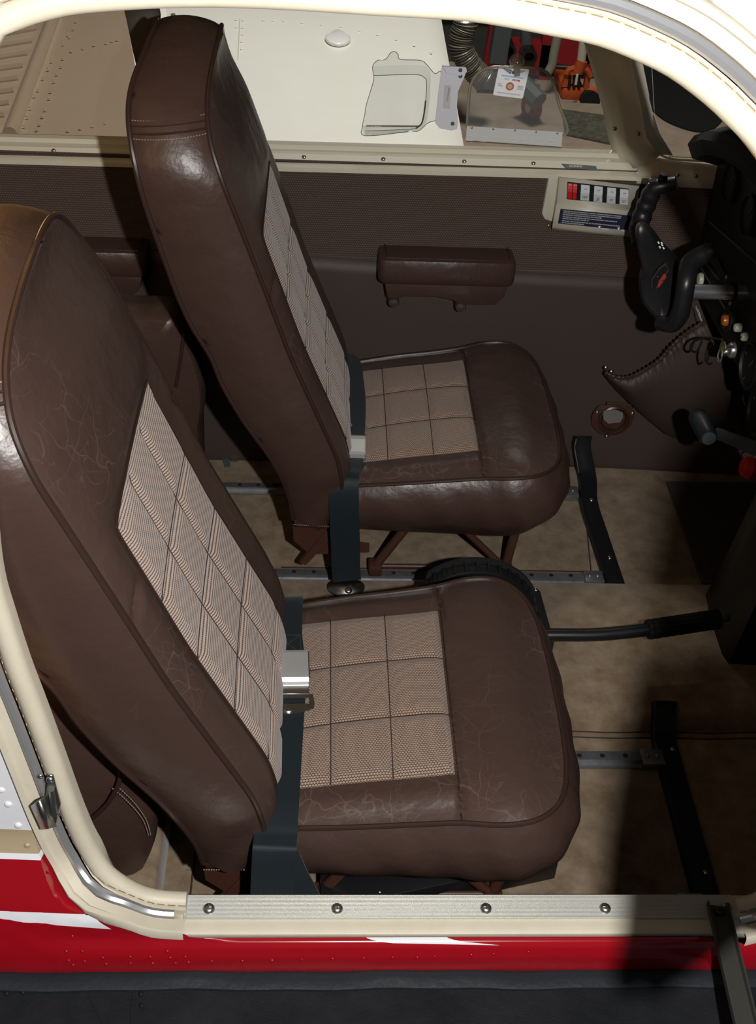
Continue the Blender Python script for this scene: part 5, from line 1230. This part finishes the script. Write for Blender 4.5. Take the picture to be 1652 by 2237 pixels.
# flap with corrugations, at the rear
for u, v in [(118, 300-12), (52, 292)]: pass
for k in range(15):
    t_ = k/14; rv(145-110*t_+0*k, 50+238*t_) if False else None
rowA = [(165, 45), (148, 75), (138, 95), (113, 132), (105, 150), (94, 170), (83, 195), (75, 208), (66, 235), (60, 255), (52, 275), (45, 288)]
rowB = [(160, 62), (152, 80), (137, 127), (133, 145), (124, 162), (118, 178), (110, 200), (107, 215), (98, 240), (92, 255), (86, 272), (80, 284)]
rowC = [(256, 89), (244, 92), (231, 96), (205, 100), (181, 106), (155, 111)]
rowD = [(230, 272), (202, 278), (175, 283), (148, 288)]
for u, v in rowA+rowB+rowC+rowD: screw(P(u, v, 'z', -.104+.0), (0, 0, 1), .0062, fw_, M_WINGW, 'rivet', False)
p0, p1 = P(120, 30, 'z', -.108), P(22, 296, 'z', -.108)
MB().tube([p0+V(0, 0, .004), p1+V(0, 0, .004)], .026, 10).build('flap_hinge_fairing', M_WINGW, fw_)
for k in range(9):
    u0, v0 = 78-11*k*.9, 60+27*k
    a_, c_ = P(u0, v0, 'z', -.112), P(u0-90, v0+14, 'z', -.125)
    MB().tube([a_, c_], .016, 8).build('flap_corrugation', M_WINGW, fw_)
# ---------------------------------------------------------------- hangar floor and things standing on it
GZ = -1.0
hf = struct(MB().box((-12, -8, GZ-.05), (14, 16, GZ)).build('hangar_floor', M_CONC, smooth=False))
bw_ = mat('hangar_wall_dark', (.030, .030, .030), .9, var=(1.2, .6, (.055, .05, .045)))
struct(MB().box((-12, 12.5, GZ), (14, 12.6, 6)).build('wall_back', bw_, smooth=False))
rg = thing('rug', 'dark mottled rug on the hangar floor outside the far window', 'rug', P(1280, 270, 'z', GZ))
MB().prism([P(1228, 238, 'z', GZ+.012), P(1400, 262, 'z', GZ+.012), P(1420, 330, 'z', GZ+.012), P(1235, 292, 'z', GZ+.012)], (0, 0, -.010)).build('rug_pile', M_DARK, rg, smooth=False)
def bar(parent, a, b_, wd, m, name='bar', dp_=None):
    a = Vector(a); b_ = Vector(b_); d = (b_-a).normalized(); s_ = d.cross(V(0, 1, 0)).normalized()*wd/2; return MB().prism([a-s_, b_-s_, b_+s_, a+s_], (0, dp_ or wd, 0)).build(name, m, parent, smooth=False)
# red tool stand / hoist frame
hr = thing('hoist_frame', 'red steel hoist frame standing beyond the wing tip', 'hoist', P(1150, 150, 'y', 6.5))
Yh = 6.5
q = lambda u, v: P(u, v, 'y', Yh)
bar(hr, q(1088, 124), q(1202, 134), .19, M_HRED, 'cross_beam', .12)
bar(hr, q(1088, 40), q(1070, 140), .075, M_HRED, 'upright'); bar(hr, q(1208, 40), q(1192, 148), .085, M_HRED, 'upright')
bar(hr, q(1215, 108), q(1300, 122), .16, M_HRED, 'cross_beam', .12); bar(hr, q(1296, 60), q(1290, 140), .07, M_HRED, 'upright')
for (u0, v0, u1, v1) in ((1070, 140, 1068, 175), (1192, 148, 1190, 185)): bar(hr, q(u0, v0), V(q(u0, v0).x, Yh, GZ), .07, M_HRED, 'upright')
MB().tube([q(1148, 60), q(1152, 112)], .035, 12).build('cylinder', M_GREYB, hr)
MB().lathe(q(1151, 112), (0, -1, 0), [(.05, -.1), (.05, .12), (.03, .12), (.03, .02)], 20).build('beam_end', M_BLACK, hr)
MB().lathe(q(1107, 100), (0, -1, 0), [(.045, -.1), (.045, .12), (.03, .12), (.03, .02)], 20).build('beam_end', M_BLACK, hr)
er = thing('engine_stand', 'blue-grey engine stand leg with a red caster wheel', 'stand', P(1160, 232, 'z', GZ))
q2 = lambda u, v: P(u, v, 'y', 6.2)
bar(er, q2(1104, 40), q2(1088, 140), .10, M_GREYB, 'post'); 
bar(er, q2(1045, 176), q2(1108, 180), .10, M_GREYB, 'foot'); 
qa, qb = P(1140, 182, 'z', GZ+.22), P(1178, 222, 'z', GZ+.16)
MB().tube([qa, qb], .055, 8).build('slanted_leg', M_GREYB, er)
wc = P(1161, 233, 'z', GZ+.07)
MB().lathe(wc+V(-.02, -.02, 0), (1, .5, 0), [(.03, 0), (.075, 0), (.078, .02), (.075, .045), (.03, .045)], 28).build('caster_tyre', M_HRED, er)
MB().lathe(wc+V(-.02, -.02, 0), (1, .5, 0), [(.0001, -.005), (.03, -.005), (.03, .05), (.0001, .05)], 20).build('caster_hub', M_STEEL, er)
MB().tube([wc+V(0, 0, 0), wc+V(.03, .03, .12)], .014, 8).build('fork', M_STEEL, er)
# silver ribbed air duct
ad = thing('air_duct', 'silver ribbed flexible duct hanging beyond the wing', 'duct', P(1020, 100, 'y', 5.6))
dpts = catmull([P(1012, -60, 'y', 5.6), P(1018, 40, 'y', 5.6), P(1010, 75, 'y', 5.6), P(1008, 105, 'y', 5.6), P(1022, 135, 'y', 5.6), P(1040, 158, 'y', 5.6), P(1060, 175, 'y', 5.6)], 20)
M_DUCT = mat('silver_duct', (.5, .48, .42), .35, metal=.8, bump=[('noise', 25, .6)])
MB().tube(dpts, [.060+.009*math.sin(i*1.9) for i in range(len(dpts))], 18).build('duct_hose', M_DUCT, ad)
gp_ = thing('grey_tube', 'bent pale grey pipe hanging in front of the red hoist', 'pipe', P(1215, 100, 'y', 6.2))
MB().tube(catmull([P(1224, 30, 'y', 6.2), P(1218, 80, 'y', 6.2), P(1210, 120, 'y', 6.2), P(1206, 142, 'y', 6.2), P(1198, 158, 'y', 6.2)], 8), .028, 10).build('pipe', mat('pale_pipe', (.25, .24, .2), .5), gp_)
# orange trolley jack with handle
oj = thing('trolley_jack', 'orange trolley jack with an upright handle on the hangar floor', 'jack', P(1270, 220, 'z', GZ))
q3 = lambda u, v, y=6.15: P(u, v, 'y', y)
MB().prism([q3(1230, 190), q3(1280, 195), q3(1277, 226), q3(1226, 218)], (0, .35, 0)).build('chassis', M_ORANGE, oj, bevel=.015)
for pts_ in ([(1238, 160), (1248, 154), (1240, 190), (1228, 190)], [(1282, 158), (1290, 168), (1288, 196), (1276, 196)]):
    MB().prism([q3(*p) for p in pts_], (0, .05, 0)).build('side_plate', M_ORANGE, oj, smooth=False)
MB().tube(catmull([q3(1238, 162), q3(1245, 152), q3(1265, 148), q3(1283, 154), q3(1290, 168)], 6), .018, 8).build('hoop', M_ORANGE, oj)
MB().tube([q3(1262, 158), q3(1272, 132)], .035, 12).build('handle_socket', M_ORANGE, oj)
lab(MB().tube([q3(1270, 134), q3(1279, 60)], .027, 12).build('handle', mat('jack_handle_pale', (.5, .46, .36), .5), oj), 'pale upright handle bar')
MB().tube(catmull([q3(1282, 218), q3(1286, 205), q3(1298, 200), q3(1312, 200)], 6), .03, 8).build('front_fender', M_ORANGE, oj)
MB().lathe(q3(1290, 222, 6.1), (0, 1, 0), [(.0001, 0), (.06, 0), (.06, .05), (.0001, .05)], 20).build('wheel', M_BLACKM, oj)
MB().lathe(q3(1232, 222, 6.3), (0, 1, 0), [(.0001, 0), (.05, 0), (.05, .05), (.0001, .05)], 20).build('wheel', M_BLACKM, oj)
for k in range(3): MB().tube([q3(1246+k*9, 165), q3(1243+k*11, 192)], .010, 6).build('linkage', M_BLACKM, oj)
MB().tube([q3(1262, 162, 6.05), q3(1258, 185, 6.05)], .008, 6).build('lift_rod', M_IVORY, oj)
# dark shelving mass behind
sh = thing('storage_shelf', 'dark storage shelf standing behind the red hoist', 'shelf', (2, 6.9, GZ))
for z in (GZ+.3, GZ+1.0, GZ+1.8, GZ+2.6): MB().box((.2, 6.75, z), (3.6, 7.3, z+.05)).build('shelf_board', bw_, sh, smooth=False)
for x in (.2, 1.9, 3.52): MB().box((x, 6.75, GZ), (x+.08, 7.3, GZ+2.9)).build('upright', bw_, sh, smooth=False)
MB().box((.2, 7.3, GZ), (3.6, 7.33, GZ+2.9)).build('back_panel', bw_, sh, smooth=False); MB().box((.3, 6.8, GZ), (3.4, 7.25, GZ+.28)).build('bottom_bin', bw_, sh, smooth=False)
dm = thing('dark_floor_sheet', 'nearly black rounded sheet on the hangar floor beyond the front quarter window', 'mat', P(1500, 200, 'z', GZ))  # flat near-black shape filling the upper part of the quarter window's view
MB().prism([p+V(0, 0, .012) for p in catmull([P(u, v, 'z', GZ) for u, v in [(1350, 90), (1395, 200), (1432, 250), (1480, 278), (1540, 290), (1580, 262), (1610, 190), (1620, 90)]], 6)], (0, 0, -.010)).build('sheet_face', M_BLACKM, dm, smooth=False)
